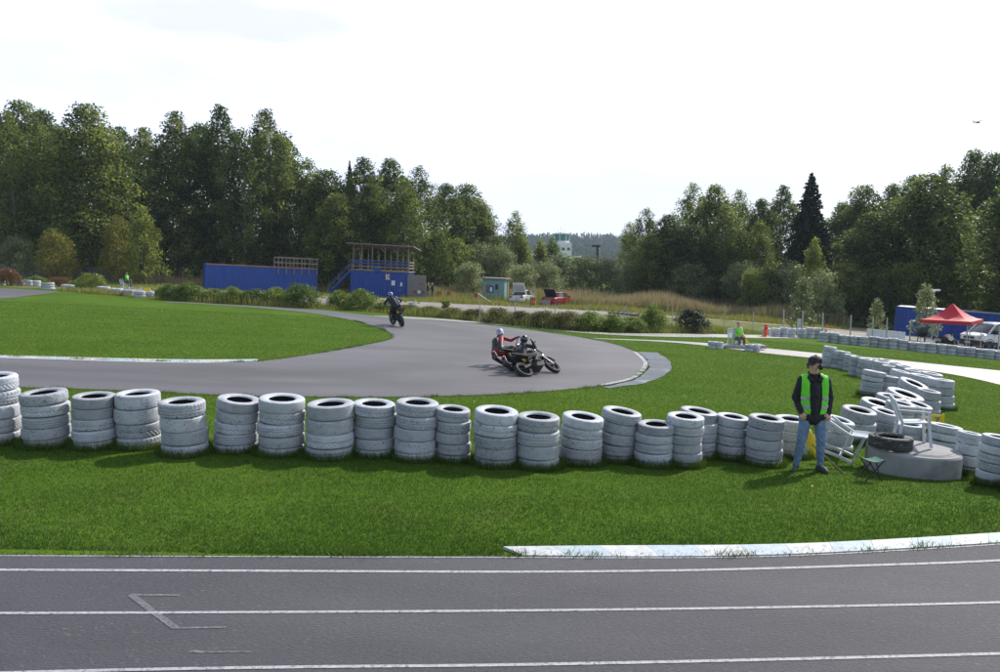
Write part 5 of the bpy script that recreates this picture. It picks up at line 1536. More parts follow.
M_leather_r = pmat('red_leather', (0.20, 0.008, 0.014), (0.25, 0.014, 0.02), scale=9, rough=.6, spec=.25)
M_leather_mix = pmat('red_black_leather', (0.014, 0.015, 0.018), (0.22, 0.010, 0.016), scale=2.6, rough=.45, lo=.50, hi=.53, detail=0)
M_leather_n = pmat('dark_blue_leather', (0.014, 0.020, 0.033), (0.022, 0.032, 0.05), scale=9, rough=.6, spec=.25)
M_helm_w = pmat('white_blue_helmet', (0.65, 0.67, 0.70), (0.05, 0.08, 0.28), scale=9, rough=.2, lo=.52, hi=.56, coat=.6, c3=((0.30, 0.05, 0.06), 11, .66, .68))
M_helm_n = pmat('blue_helmet', (0.03, 0.06, 0.20), (0.30, 0.36, 0.46), scale=7, rough=.2, lo=.52, hi=.58, coat=.6)
M_helm_k = pmat('black_helmet', (0.012, 0.012, 0.014), (0.25, 0.25, 0.27), scale=8, rough=.2, lo=.60, hi=.63, coat=.6)
M_visor = pmat('dark_visor', (0.01, 0.01, 0.012), rough=.08)
M_shirt = pmat('pale_shirt', (0.36, 0.37, 0.38), (0.44, 0.45, 0.46), scale=6, rough=.9)
M_trouser = pmat('grey_trousers', (0.09, 0.09, 0.10), (0.13, 0.13, 0.14), scale=6, rough=.9)
M_blond = pmat('fair_hair', (0.30, 0.22, 0.12), rough=.7)

def seg_dist(P_, a, b, ra, rb):
    a, b = np.array(a), np.array(b)
    ab = b - a
    t = np.clip(((P_ - a) @ ab) / max(1e-9, ab @ ab), 0, 1)
    return np.linalg.norm(P_ - (a + t[:, None] * ab), axis=1) - (ra + (rb - ra) * t)

def grow_body(name, caps, mats, voxel, parent, smooth_it=3, folds=0.0, fold_tags=()):
    """one skin over tapered limbs: (a, ra, b, rb, tag); tag picks the cloth the skin is covered with"""
    mb = MB()
    for a, ra, b, rb, tg in caps:
        a, b = Vector(a), Vector(b)
        d = (b - a)
        L_ = d.length
        d = d / L_ if L_ > 1e-6 else Vector((0, 0, 1))
        pts, rs = [], []
        for k in (-.98, -.8, -.45, 0): pts.append(a + d * ra * k); rs.append(ra * math.sqrt(max(.03, 1 - k * k)))
        for k in (0, .45, .8, .98): pts.append(b + d * rb * k); rs.append(rb * math.sqrt(max(.03, 1 - k * k)))
        mb.tube(pts, rs, 12)
    me = mb.mesh(name + '_raw', mats[0], True)
    tmp = bpy.data.objects.new('tmp_body', me)
    C.objects.link(tmp)
    md = tmp.modifiers.new('r', 'REMESH'); md.mode = 'VOXEL'; md.voxel_size = voxel; md.use_smooth_shade = True
    ms = tmp.modifiers.new('s', 'SMOOTH'); ms.factor = .5; ms.iterations = smooth_it
    dg = bpy.context.evaluated_depsgraph_get()
    out = bpy.data.meshes.new_from_object(tmp.evaluated_get(dg))
    out.name = name
    bpy.data.objects.remove(tmp); bpy.data.meshes.remove(me)
    out.materials.clear()
    for m in mats: out.materials.append(m)
    n = len(out.polygons)
    ce = np.empty(n * 3, dtype=np.float32); out.polygons.foreach_get('center', ce); ce = ce.reshape(-1, 3)
    best, idx = np.full(n, 9.0), np.zeros(n, dtype=np.int32)
    for a, ra, b, rb, tg in caps:
        dd = seg_dist(ce, a, b, ra, rb)
        m_ = dd < best
        best[m_] = dd[m_]; idx[m_] = tg
    out.polygons.foreach_set('material_index', idx)
    if folds:      # cloth creases: slanting ripples, strongest at the bends
        nv = len(out.vertices)
        co = np.empty(nv * 3, dtype=np.float32); out.vertices.foreach_get('co', co); co = co.reshape(-1, 3)
        no = np.empty(nv * 3, dtype=np.float32); out.vertices.foreach_get('normal', no); no = no.reshape(-1, 3)
        cloth = np.zeros(nv, dtype=bool)
        for p in out.polygons:
            if idx[p.index] in fold_tags: cloth[list(p.vertices)] = True
        x_, y_, z_ = co[:, 0], co[:, 1], co[:, 2]
        wv = np.sin(z_ * 55 + x_ * 34 + 3 * np.sin(x_ * 23 + z_ * 9)) * .6 + np.sin(z_ * 92 - x_ * 60 + 2 * np.sin(y_ * 31)) * .4
        amp = folds * (.45 + np.exp(-((z_ - .50) / .10) ** 2) + np.exp(-((z_ - .16) / .08) ** 2) * 1.3 + .7 * np.exp(-((z_ - 1.14) / .1) ** 2) + .5 * np.exp(-((z_ - .85) / .07) ** 2))
        co = co + no * (wv * amp * cloth)[:, None]
        out.vertices.foreach_set('co', co.ravel()); out.update()
    out.polygons.foreach_set('use_smooth', np.ones(n, dtype=bool))
    return link_mesh(name, out, parent)

def hand(wrist, fwd, palm_n, tg, s=1.0, thumb=1, curl=.5):
    """palm and five curled fingers leaving a wrist along fwd; palm_n is the side the fingers close on"""
    w, f, n = Vector(wrist), Vector(fwd).normalized(), Vector(palm_n).normalized()
    n = (n - f * n.dot(f)).normalized()
    x = f.cross(n)
    out = []
    for k in (-.026, -.008, .01, .027):
        out.append((w + x * k * .7 * s + f * .01 * s, .016 * s, w + x * k * s + f * .075 * s, .015 * s, tg))
    for k, L_ in ((-.029, .058), (-.010, .072), (.010, .068), (.029, .050)):
        a = w + x * k * s + f * .082 * s
        b = a + (f * math.cos(curl) + n * math.sin(curl)) * L_ * .5 * s
        c = b + (f * math.cos(curl * 2.4) + n * math.sin(curl * 2.4)) * L_ * .5 * s
        out += [(a, .0095 * s, b, .009 * s, tg), (b, .009 * s, c, .0075 * s, tg)]
    a = w - x * .028 * thumb * s + f * .025 * s
    b = a + (-x * thumb * .7 + f * .7 + n * .4).normalized() * .04 * s
    c = b + (-x * thumb * .1 + f * .8 + n * .6).normalized() * .032 * s
    out += [(a, .0125 * s, b, .011 * s, tg), (b, .011 * s, c, .0085 * s, tg)]
    return out

def figure(j, T, hands=True, curl=.5, bulk=1.0, palm=None):
    """joint dictionary -> limb list. T: tags for trunk, arm, leg, shoe, hand, skin"""
    V = {k: Vector(v) for k, v in j.items()}
    k = bulk
    c = []
    pel = (V['hipL'] + V['hipR']) / 2
    c += [(pel, .135 * k, V['chest'], .145 * k, T['trunk']), (V['hipL'], .115 * k, V['shL'] * .75 + V['chest'] * .25, .10 * k, T['trunk']), (V['hipR'], .115 * k, V['shR'] * .75 + V['chest'] * .25, .10 * k, T['trunk']),
          (V['shL'], .07 * k, V['shR'], .07 * k, T['trunk']), (V['chest'], .10 * k, V['neck'], .062, T['trunk']), (V['neck'], .056, V['head'], .055, T['skin'])]
    hd = V['head']
    if 'face' in V:
        f = V['face'].normalized()
        s = f.cross(Vector((0, 0, 1))).normalized()
        u = Vector((0, 0, 1))
        c += [(hd + u * .035 - f * .015, .088, hd + u * .06 + f * .005, .086, T['skin']), (hd + f * .03 - u * .01, .068, hd + f * .045 - u * .06, .040, T['skin']), (hd + f * .048 - u * .085, .030, hd + f * .072 - u * .085, .022, T['skin']),
              (hd + f * .088 + u * .03, .012, hd + f * .112 - u * .008, .015, T['skin']), (hd + f * .078 + u * .045 + s * .03, .016, hd + f * .078 + u * .045 - s * .03, .016, T['skin']),
              (hd + s * .083 + u * .02 - f * .01, .014, hd + s * .087 - u * .025 - f * .005, .011, T['skin']), (hd - s * .083 + u * .02 - f * .01, .014, hd - s * .087 - u * .025 - f * .005, .011, T['skin']),
              (hd + f * .083 - u * .043 + s * .018, .009, hd + f * .083 - u * .043 - s * .018, .009, T['skin'])]
    else:
        c += [(hd, .09, hd + Vector((0, 0, .05)), .085, T['skin'])]
    for S in ('L', 'R'):
        c += [(V['sh' + S], .068 * k, V['el' + S], .052 * k, T['arm']), (V['el' + S], .052 * k, V['wr' + S], .036 * k, T['arm'])]
        c += [(V['hip' + S], .105 * k, V['kn' + S], .072 * k, T['leg']), (V['kn' + S], .068 * k, V['kn' + S] * .6 + V['an' + S] * .4, .066 * k, T['leg']), (V['kn' + S] * .6 + V['an' + S] * .4, .066 * k, V['an' + S], .046 * k, T['leg'])]
        an, to = V['an' + S], V['toe' + S]
        heel = an + (an - to).normalized() * .05
        heel.z = to.z if abs(an.z - to.z) < .2 else heel.z
        c += [(an, .048, heel, .040, T['shoe']), (heel, .042, an * .35 + to * .65, .043, T['shoe']), (an * .35 + to * .65, .043, to, .034, T['shoe'])]
        if hands:
            fw = (V['wr' + S] - V['el' + S]).normalized()
            pn = palm[S] if palm else (Vector((1, 0, 0)) if S == 'L' else Vector((-1, 0, 0)))
            c += hand(V['wr' + S], fw, pn, T['hand'], 1.0, 1 if S == 'L' else -1, curl)
    return c

# --- the standing marshal --------------------------------------------------
gm = G(810, 471)
t = thing('person', 'standing man in lime safety vest, black jacket, jeans and dark cap with ear defenders', 'person', gm, R(-6), scale=(1.05, 1.05, 1.05))
J = dict(hipL=(.10, 0, .93), hipR=(-.085, 0, .93), chest=(.005, .005, 1.30), neck=(.01, 0, 1.50), head=(.0, -.012, 1.63), face=(-.80, -.60, .02),
         shL=(.185, .0, 1.415), elL=(.262, .03, 1.14), wrL=(.215, -.085, .925), shR=(-.175, .0, 1.42), elR=(-.26, .02, 1.15), wrR=(-.195, -.09, .935),
         knL=(.125, -.045, .50), anL=(.150, .02, .085), toeL=(.20, -.165, .035), knR=(-.150, -.03, .50), anR=(-.205, .03, .085), toeR=(-.28, -.14, .035))
caps = figure(J, dict(trunk=1, arm=4, leg=2, shoe=3, hand=0, skin=0), curl=.7, palm={'L': Vector((-.3, 1, 0)), 'R': Vector((.3, 1, 0))})
caps += [((.0, .0, .98), .150, (.005, 0, 1.2), .152, 1), ((.09, -.005, .875), .122, (-.075, -.005, .875), .122, 1), ((.02, -.02, .845), .12, (-.01, -.02, .845), .12, 1)]
caps += [((-.09, .01, 1.45), .065, (.10, .01, 1.45), .065, 1)]
man = grow_body('body', caps, [M_skin, M_jacket, M_jeans, M_shoe, M_jacket], .0085, t, 3, .0045, (1, 2, 4))
# collar of the jacket
cl = MB()
for s in (-1, 1):
    cl.loft([[Vector((s * x, y, z)) for x, y, z in sec] for sec in (((.03, -.10, 1.43), (.05, -.12, 1.41), (.055, -.11, 1.40)), ((.075, -.085, 1.50), (.115, -.10, 1.46), (.115, -.085, 1.45)), ((.085, .0, 1.535), (.135, .0, 1.485), (.13, .01, 1.475)), ((.06, .07, 1.545), (.085, .105, 1.49), (.08, .11, 1.48)), ((.0, .085, 1.55), (.0, .125, 1.495), (.0, .125, 1.485)))])
cl.build('collar', M_jacket, t)
# vest and bands: cut from the shape of the trunk itself and set a little proud of it
def over_body(src, keep, off, mat, name, parent):
    me = src.data
    n, m = len(me.vertices), len(me.polygons)
    co = np.empty(n * 3, dtype=np.float32); me.vertices.foreach_get('co', co); co = co.reshape(-1, 3)
    no = np.empty(n * 3, dtype=np.float32); me.vertices.foreach_get('normal', no); no = no.reshape(-1, 3)
    mi = np.empty(m, dtype=np.int32); me.polygons.foreach_get('material_index', mi)
    fs = [tuple(p.vertices) for p in me.polygons if keep(p.center, mi[p.index], p.normal)]
    used = sorted({i for f_ in fs for i in f_}); idx = {v_: k for k, v_ in enumerate(used)}
    vs = [tuple(co[i] + no[i] * off) for i in used]
    mb = MB(); mb.add(vs, [tuple(idx[i] for i in f_) for f_ in fs])
    me2 = mb.mesh(name, mat, True, 80, fix=False)
    return link_mesh(name, me2, parent)
def in_vest(c, mi, nrm):
    if not (.915 < c.z < 1.53) or mi in (0, 2, 3): return False
    if mi == 4 and abs(c.x) > .155: return False
    if abs(c.x) > .19: return False
    if mi == 4 and c.z < 1.30: return False
    half = .082 + max(0, .06 - abs(c.z - 1.42)) * .3 - max(0, 1.1 - c.z) * .10
    return not (abs(c.x - .005) < half and nrm.y < .2)
ve = over_body(man, in_vest, .011, M_vest, 'vest', t)
for z0, z1 in ((1.125, 1.178), (1.0, 1.053)):
    over_body(man, lambda c, mi, nrm: in_vest(c, mi, nrm) and z0 < c.z < z1, .018, M_reflect, 'reflective_band', ve)
hd = Vector(J['head']); f = Vector(J['face']).normalized(); s_ = f.cross(Vector((0, 0, 1))).normalized()
rzf = math.atan2(f.y, f.x)
cp = thing('cap', None, None, hd + Vector((0, 0, .055)), rzf); cp.parent = t
MB().loft([[Vector((r_ * 1.10 * math.cos(a) - .012, r_ * .98 * math.sin(a), z)) for a in [k * math.pi / 10 for k in range(20)]] for r_, z in ((.101, .005), (.102, .03), (.096, .065), (.075, .092), (.04, .107), (.01, .111))]).build('crown', M_cap, cp)
MB().loft([[Vector((x, y, z)) for y, z in ((-w, -dz_), (-w * .5, .004), (w * .5, .004), (w, -dz_), (w * .5, -.006), (-w * .5, -.006))] for x, w, dz_ in ((.075, .082, .004), (.12, .078, .012), (.165, .055, .014), (.185, .02, .008))]).build('peak', M_cap, cp)
em = MB()
for q in (-1, 1):
    em.ball(hd + s_ * q * .105 + Vector((0, 0, .0)) - f * .008, (.034, .034, .045), rot=(0, 0, rzf))
em.tube([hd + s_ * 1 * .108 + Vector((0, 0, .03)), hd + s_ * .10 + Vector((0, 0, .12)) - f * .02, hd + Vector((0, 0, .175)) - f * .025, hd - s_ * .10 + Vector((0, 0, .12)) - f * .02, hd - s_ * .108 + Vector((0, 0, .03))], .010, 8)
em.build('ear_defenders', M_black, t)
for q in (-1, 1):
    MB().ball(hd + s_ * q * .032 + f * .088 + Vector((0, 0, .022)), (.011, .013, .008)).build('eye', M_black, t)
MB().ball(hd - f * .02 + Vector((0, 0, .03)), (.10, .088, .075), rot=(0, 0, rzf)).build('hair', M_hair, t)

# --- small background people
def bystander(label, p, rz, J, T, mats, extra=None, voxel=.018):
    t = thing('person', label, 'person', p, rz)
    grow_body('body', figure(J, T, curl=.6), mats, voxel, t, 2)
    if extra: extra(t)
    return t
STAND = dict(hipL=(.09, 0, .93), hipR=(-.09, 0, .93), chest=(0, 0, 1.28), neck=(0, 0, 1.48), head=(0, -.02, 1.60), face=(0, -1, 0), shL=(.18, 0, 1.41), elL=(.24, .02, 1.13), wrL=(.20, -.16, .98), shR=(-.18, 0, 1.41), elR=(-.24, .02, 1.13), wrR=(-.12, -.22, 1.05),
             knL=(.10, -.02, .5), anL=(.11, .02, .085), toeL=(.13, -.16, .035), knR=(-.10, -.02, .5), anR=(-.11, .02, .085), toeR=(-.13, -.16, .035))
TT = dict(trunk=1, arm=1, leg=2, shoe=3, hand=0, skin=0)
def hair(mat):
    return lambda t: MB().ball((0, .0, 1.655), (.095, .105, .09)).build('hair', mat, t)
bystander('person in dark top and blue jeans standing at the open container door', on(428, 78.0), R(70), STAND, TT, [M_skin, M_jacket, M_jeans, M_shoe], hair(M_hair))
S2 = dict(STAND); S2.update(elR=(-.30, -.05, 1.15), wrR=(-.28, -.30, 1.12))
bystander('fair haired person in dark shirt and trousers beside the oil drums', on(432.5, 77.6), R(-75), S2, TT, [M_skin, M_jacket, M_trouser, M_shoe], hair(M_blond))
SIT = dict(hipL=(.09, 0, .46), hipR=(-.09, 0, .46), chest=(0, -.05, .82), neck=(0, -.06, 1.02), head=(0, -.09, 1.14), face=(0, -1, -.1), shL=(.18, -.04, .95), elL=(.25, -.08, .68), wrL=(.16, -.30, .60), shR=(-.18, -.04, .95), elR=(-.25, -.08, .68), wrR=(-.16, -.30, .60),
           knL=(.13, -.42, .50), anL=(.13, -.40, .09), toeL=(.15, -.56, .04), knR=(-.13, -.42, .50), anR=(-.13, -.40, .09), toeR=(-.15, -.56, .04))
def sit_extra(capmat):
    def fn(t):
        secs = []
        for z, rx, ry in ((.50, .20, .19), (.62, .205, .19), (.75, .21, .19), (.88, .22, .18), (.98, .17, .14)):
            secs.append([Vector((rx * math.cos(a), -.03 - .06 * (z - .5) + ry * math.sin(a), z)) for a in [k * math.pi / 9 for k in range(18)]])
        MB().loft(secs, caps=False).build('vest', M_vest, t)
        MB().ball((0, -.08, 1.215), (.11, .12, .075)).build('cap', capmat, t)
    return fn
M_tan = pmat('tan_cap', (0.35, 0.22, 0.15), rough=.8)
bystander('seated marshal in lime vest and grey trousers at the mid field tyre post', G(737, 347.5), R(15), SIT, TT, [M_skin, M_shirt, M_trouser, M_shoe], sit_extra(M_tan))
bystander('seated marshal in lime vest and black cap behind the tyres on the far crest', G(124, 289.5) + Vector((0, .4, 0.25)), R(75), SIT, TT, [M_skin, M_jacket, M_trouser, M_shoe], sit_extra(M_cap))

# ================================================================ furniture of the marshal posts
def chair(label, p, rot, mat=M_plastic, scale=1.0):
    """white moulded garden chair"""
    t = thing('plastic_chair', label, 'chair', p, rot=rot, scale=(scale,) * 3)
    secs = []
    for y, z in ((-.23, .415), (-.24, .43), (-.1, .425), (.1, .41), (.2, .41)):
        secs.append([Vector((x, y, z + dz_)) for x, dz_ in ((-.23, .012), (-.1, -.004), (.1, -.004), (.23, .012), (.23, -.014), (-.23, -.014))])
    MB().loft(secs).build('seat', mat, t)
    bk = MB()
    for k in range(6):
        x = -.175 + k * .07
        bk.bar((x, .205, .43), (x * 1.1, .34, .80 + .02 * math.cos(x * 7)), .042, .016)
    bk.build('back_slats', mat, t)
    pts = [(-.225, .20, .42), (-.235, .28, .64), (-.20, .345, .82), (-.10, .365, .865), (.10, .365, .865), (.20, .345, .82), (.235, .28, .64), (.225, .20, .42)]
    MB().tube(pts, .022, 8).build('back_frame', mat, t)
    for s in (-1, 1):
        MB().loft([[Vector((s * x + dx, y, z)) for dx, z in ((-.028, z_), (.028, z_), (.028, z_ - .022), (-.028, z_ - .022))] for x, y, z_ in ((.245, .30, .66), (.265, .1, .655), (.27, -.12, .65), (.262, -.235, .635))]).build('armrest', mat, t)
        MB().loft([[Vector((s * x + dx, y + dy, z)) for dx, dy in ((-.025, -.022), (.025, -.022), (.025, .022), (-.025, .022))] for x, y, z in ((.262, -.225, .64), (.25, -.225, .42), (.275, -.265, 0))]).build('leg', mat, t)
        MB().loft([[Vector((s * x + dx, y + dy, z)) for dx, dy in ((-.025, -.022), (.025, -.022), (.025, .022), (-.025, .022))] for x, y, z in ((.225, .20, .43), (.24, .24, .2), (.262, .285, 0))]).build('leg', mat, t)
    return t
gr = G(911, 479.5)
rad = 105 * gr.y / F / 2 * .885
cr = Vector((x_at(911, gr.y + rad), gr.y + rad, 0)); cr.z = H(cr.x, cr.y)
t = thing('concrete_ring', 'low round weathered concrete well cover beside the tyre heap', 'concrete ring', (cr.x, cr.y, cr.z - .04), rot=(0, R(2.6), 0))
hR = .44
MB().lathe([(0, 0), (rad, 0), (rad, hR - .03), (rad - .02, hR), (rad - .10, hR + .004), (rad - .11, hR + .012), (0, hR + .012)], 56).build('ring', M_conc, t, angle=30)
MB().lathe([(rad - .16, hR + .0125), (rad - .15, hR + .018), (0, hR + .018)], 40).build('lid', M_conc, t)
ztop = lambda x: cr.z - .04 + hR + .018 - math.tan(R(2.6)) * (x - cr.x)
xd, yd = x_at(889, cr.y - .12), cr.y - .12
o = link_mesh('tyre', tyre_mesh('dark_tyre', 'rib', M_tyre_dark))
o.location = (xd, yd, ztop(xd) + .103); o.scale = (.335, .335, .205); o.rotation_euler = (0, R(2.6), .4)
tag(o, 'black worn tyre with white scuffs lying on the concrete ring', 'tyre')
for i, (dx, dy) in enumerate(((-.06, .0), (.06, .05), (.0, -.08), (.1, -.04))):
    o = MB().ball((0, 0, 0), (.055, .045, .04), 8, 6).build('stone', M_conc)
    o.location = (xd + dx, yd + dy, ztop(xd) + .032 + .05 * 0); o.rotation_euler = (0, 0, i)
    tag(o, 'pale fist sized stone lying inside the black tyre', 'stone', 'stones inside the black tyre')
xc, yc = x_at(910, cr.y + .22), cr.y + .22
chair('white plastic garden chair standing upright on the concrete ring', (xc, yc, ztop(xc) + .002), (0, R(2.6), R(72)), scale=.92)
gc = G(846, 464)
chair('white plastic garden chair tipped over beside the standing man', (gc.x - .30, gc.y + .25, gc.z + .50), (R(112), R(0), R(62)), scale=.95)
# folding stool
gs = G(875, 482)
t = thing('folding_stool', 'small black folding stool with green seat before the concrete ring', 'stool', (gs.x, gs.y + .12, gs.z), R(8), scale=(.9, .9, .9))
for y in (-.12, .12):
    MB().tube([(-.20, y, 0), (.14, y, .36)], .011, 8).build('leg', M_black, t)
    MB().tube([(.12, y, 0), (-.14, y, .36)], .011, 8).build('leg', M_black, t)
for x in (-.14, .14):
    MB().tube([(x, -.15, .36), (x, .15, .36)], .011, 8).build('seat_bar', M_black, t)
MB().loft([[Vector((x, y, .366 - .03 * (1 - (x / .14) ** 2) + e)) for y in (-.13, .13) for e in ((0, .006) if y < 0 else (.006, 0))] for x in (-.14, -.07, 0, .07, .14)]).build('seat', pmat('green_canvas', (0.012, 0.10, 0.07), (0.02, 0.13, 0.09), rough=.8), t)
MB().tube([(.16, .0, .0), (.13, .1, .36)], .011, 8).build('leg', M_black, t)
# broom stick, yellow flags and boards
gb = G(844, 474)
t = thing('stick', 'thin brown wooden stick leaning down into the grass beside the man', 'stick', gb)
MB().tube([(0, 0, 0), (-.42, .28, .42)], [.014, .011], 8).build('stick', M_wood_b, t)
gy = G(822, 471)
t = thing('flag', 'rolled yellow flag on a stick standing behind the man', 'flag', (gy.x + .03, gy.y + .28, gy.z))
MB().tube([(.10, 0, 0), (-.40, .06, 1.06)], .012, 8).build('flag_stick', M_wood, t)
fl = []
for i in range(9):
    u = i / 8
    c_ = Vector((.06 - .30 * u, -.01 + .05 * u, .12 + .62 * u))
    w_ = .05 + .075 * math.sin(math.pi * min(1, u * 1.15))
    fl.append([c_ + Vector((w_ * math.cos(a) * (1 + .25 * math.sin(3 * a + u * 6)), .035 * math.sin(a), .015 * math.sin(2 * a + i))) for a in [k * math.pi / 6 for k in range(12)]])
MB().loft(fl).build('flag_cloth', M_yellow, t)
gn = G(935, 440)
zb_ = H(gn.x, gn.y + .5)
for (px, w, mt, lab, mark) in ((936.5, .30, M_yellow, 'yellow number board with a dark hooked numeral behind the tyre heap', 'hook'), (925.5, .20, pmat('grey_board', (0.5, 0.5, 0.5), (0.58, 0.58, 0.57), rough=.6), 'grey white number board with a yellow edge beside the upright chair', 'one')):
    d_ = gn.y + (.55 if mark == 'hook' else .75)
    pp = at(px, 421 if mark == 'hook' else 423, d_)
    t = thing('number_board', lab, 'board', pp, R(-12))
    MB().box((0, 0, 0), (w, .02, .27)).build('panel', mt, t)
    if mark == 'hook':
        for x, h_ in ((-.13, .33), (.13, .32), (-.05, .30)): MB().box((x, 0, .0), (.03, .026, h_)).build('frame_bar', M_yellow, t)
        MB().add([(-.07, -.013, -.07), (-.02, -.013, -.07), (.06, -.013, .045), (.06, -.013, .085), (-.05, -.013, .085), (-.05, -.013, .055), (.01, -.013, .05)], [(0, 1, 2, 3, 4, 5, 6)]).build('numeral', M_grey, t)
    else:
        MB().add([(-.015, -.013, -.09), (.025, -.013, -.09), (.025, -.013, .10), (-.005, -.013, .10), (-.045, -.013, .06), (-.045, -.013, .035), (-.015, -.013, .055)], [(0, 1, 2, 3, 4, 5, 6)]).build('numeral', M_grey, t)
        MB().box((.125, .0, -.01), (.05, .03, .30)).build('edge_strip', M_yellow, t)
    MB().tube([(0, .03, -.1), (0, .03, zb_ - pp.z - .05)], .015, 8).build('stake', M_wood, t)
# far marshal posts: flag, board and chair
g = G(749, 349.5)
t = thing('flag', 'yellow flag on a slanting stick beside the mid field marshal', 'flag', (g.x, g.y + .4, g.z))
MB().tube([(.1, 0, .15), (-.42, 0, .95)], .02, 6).build('flag_stick', M_yellow, t)
MB().loft([[Vector((x, y, z)) for y, z in ((-.05, z0), (.05, z0), (.05, z1), (-.05, z1))] for x, z0, z1 in ((.12, .08, .3), (-.05, .3, .55), (-.15, .5, .66))]).build('flag_cloth', M_yellow, t)
g = G(728, 348)
t = thing('concrete_slab', 'pale flat concrete slab under the mid field marshal', 'slab', (g.x + .6, g.y + .3, g.z))
MB().box((0, 0, .06), (2.4, 1.0, .14)).build('slab', M_conc, t)
chair('white plastic chair under the mid field marshal', G(733, 347) + Vector((.15, .25, .0)), (0, 0, R(15)))
chair('white plastic chair beside the marshal on the far crest', G(113, 290) + Vector((0, 2.0, .0)), (0, 0, R(60)), scale=1.0)
g = G(149, 297.5)
t = thing('number_board', 'small yellow board leaning on the tyres of the far crest', 'board', (g.x, g.y - .25, g.z), R(10))
MB().box((0, 0, .42), (.42, .05, .62), rot=(R(-8), 0, 0)).build('panel', M_yellow, t); MB().box((0, .12, .2), (.05, .05, .45)).build('stand', M_wood, t)

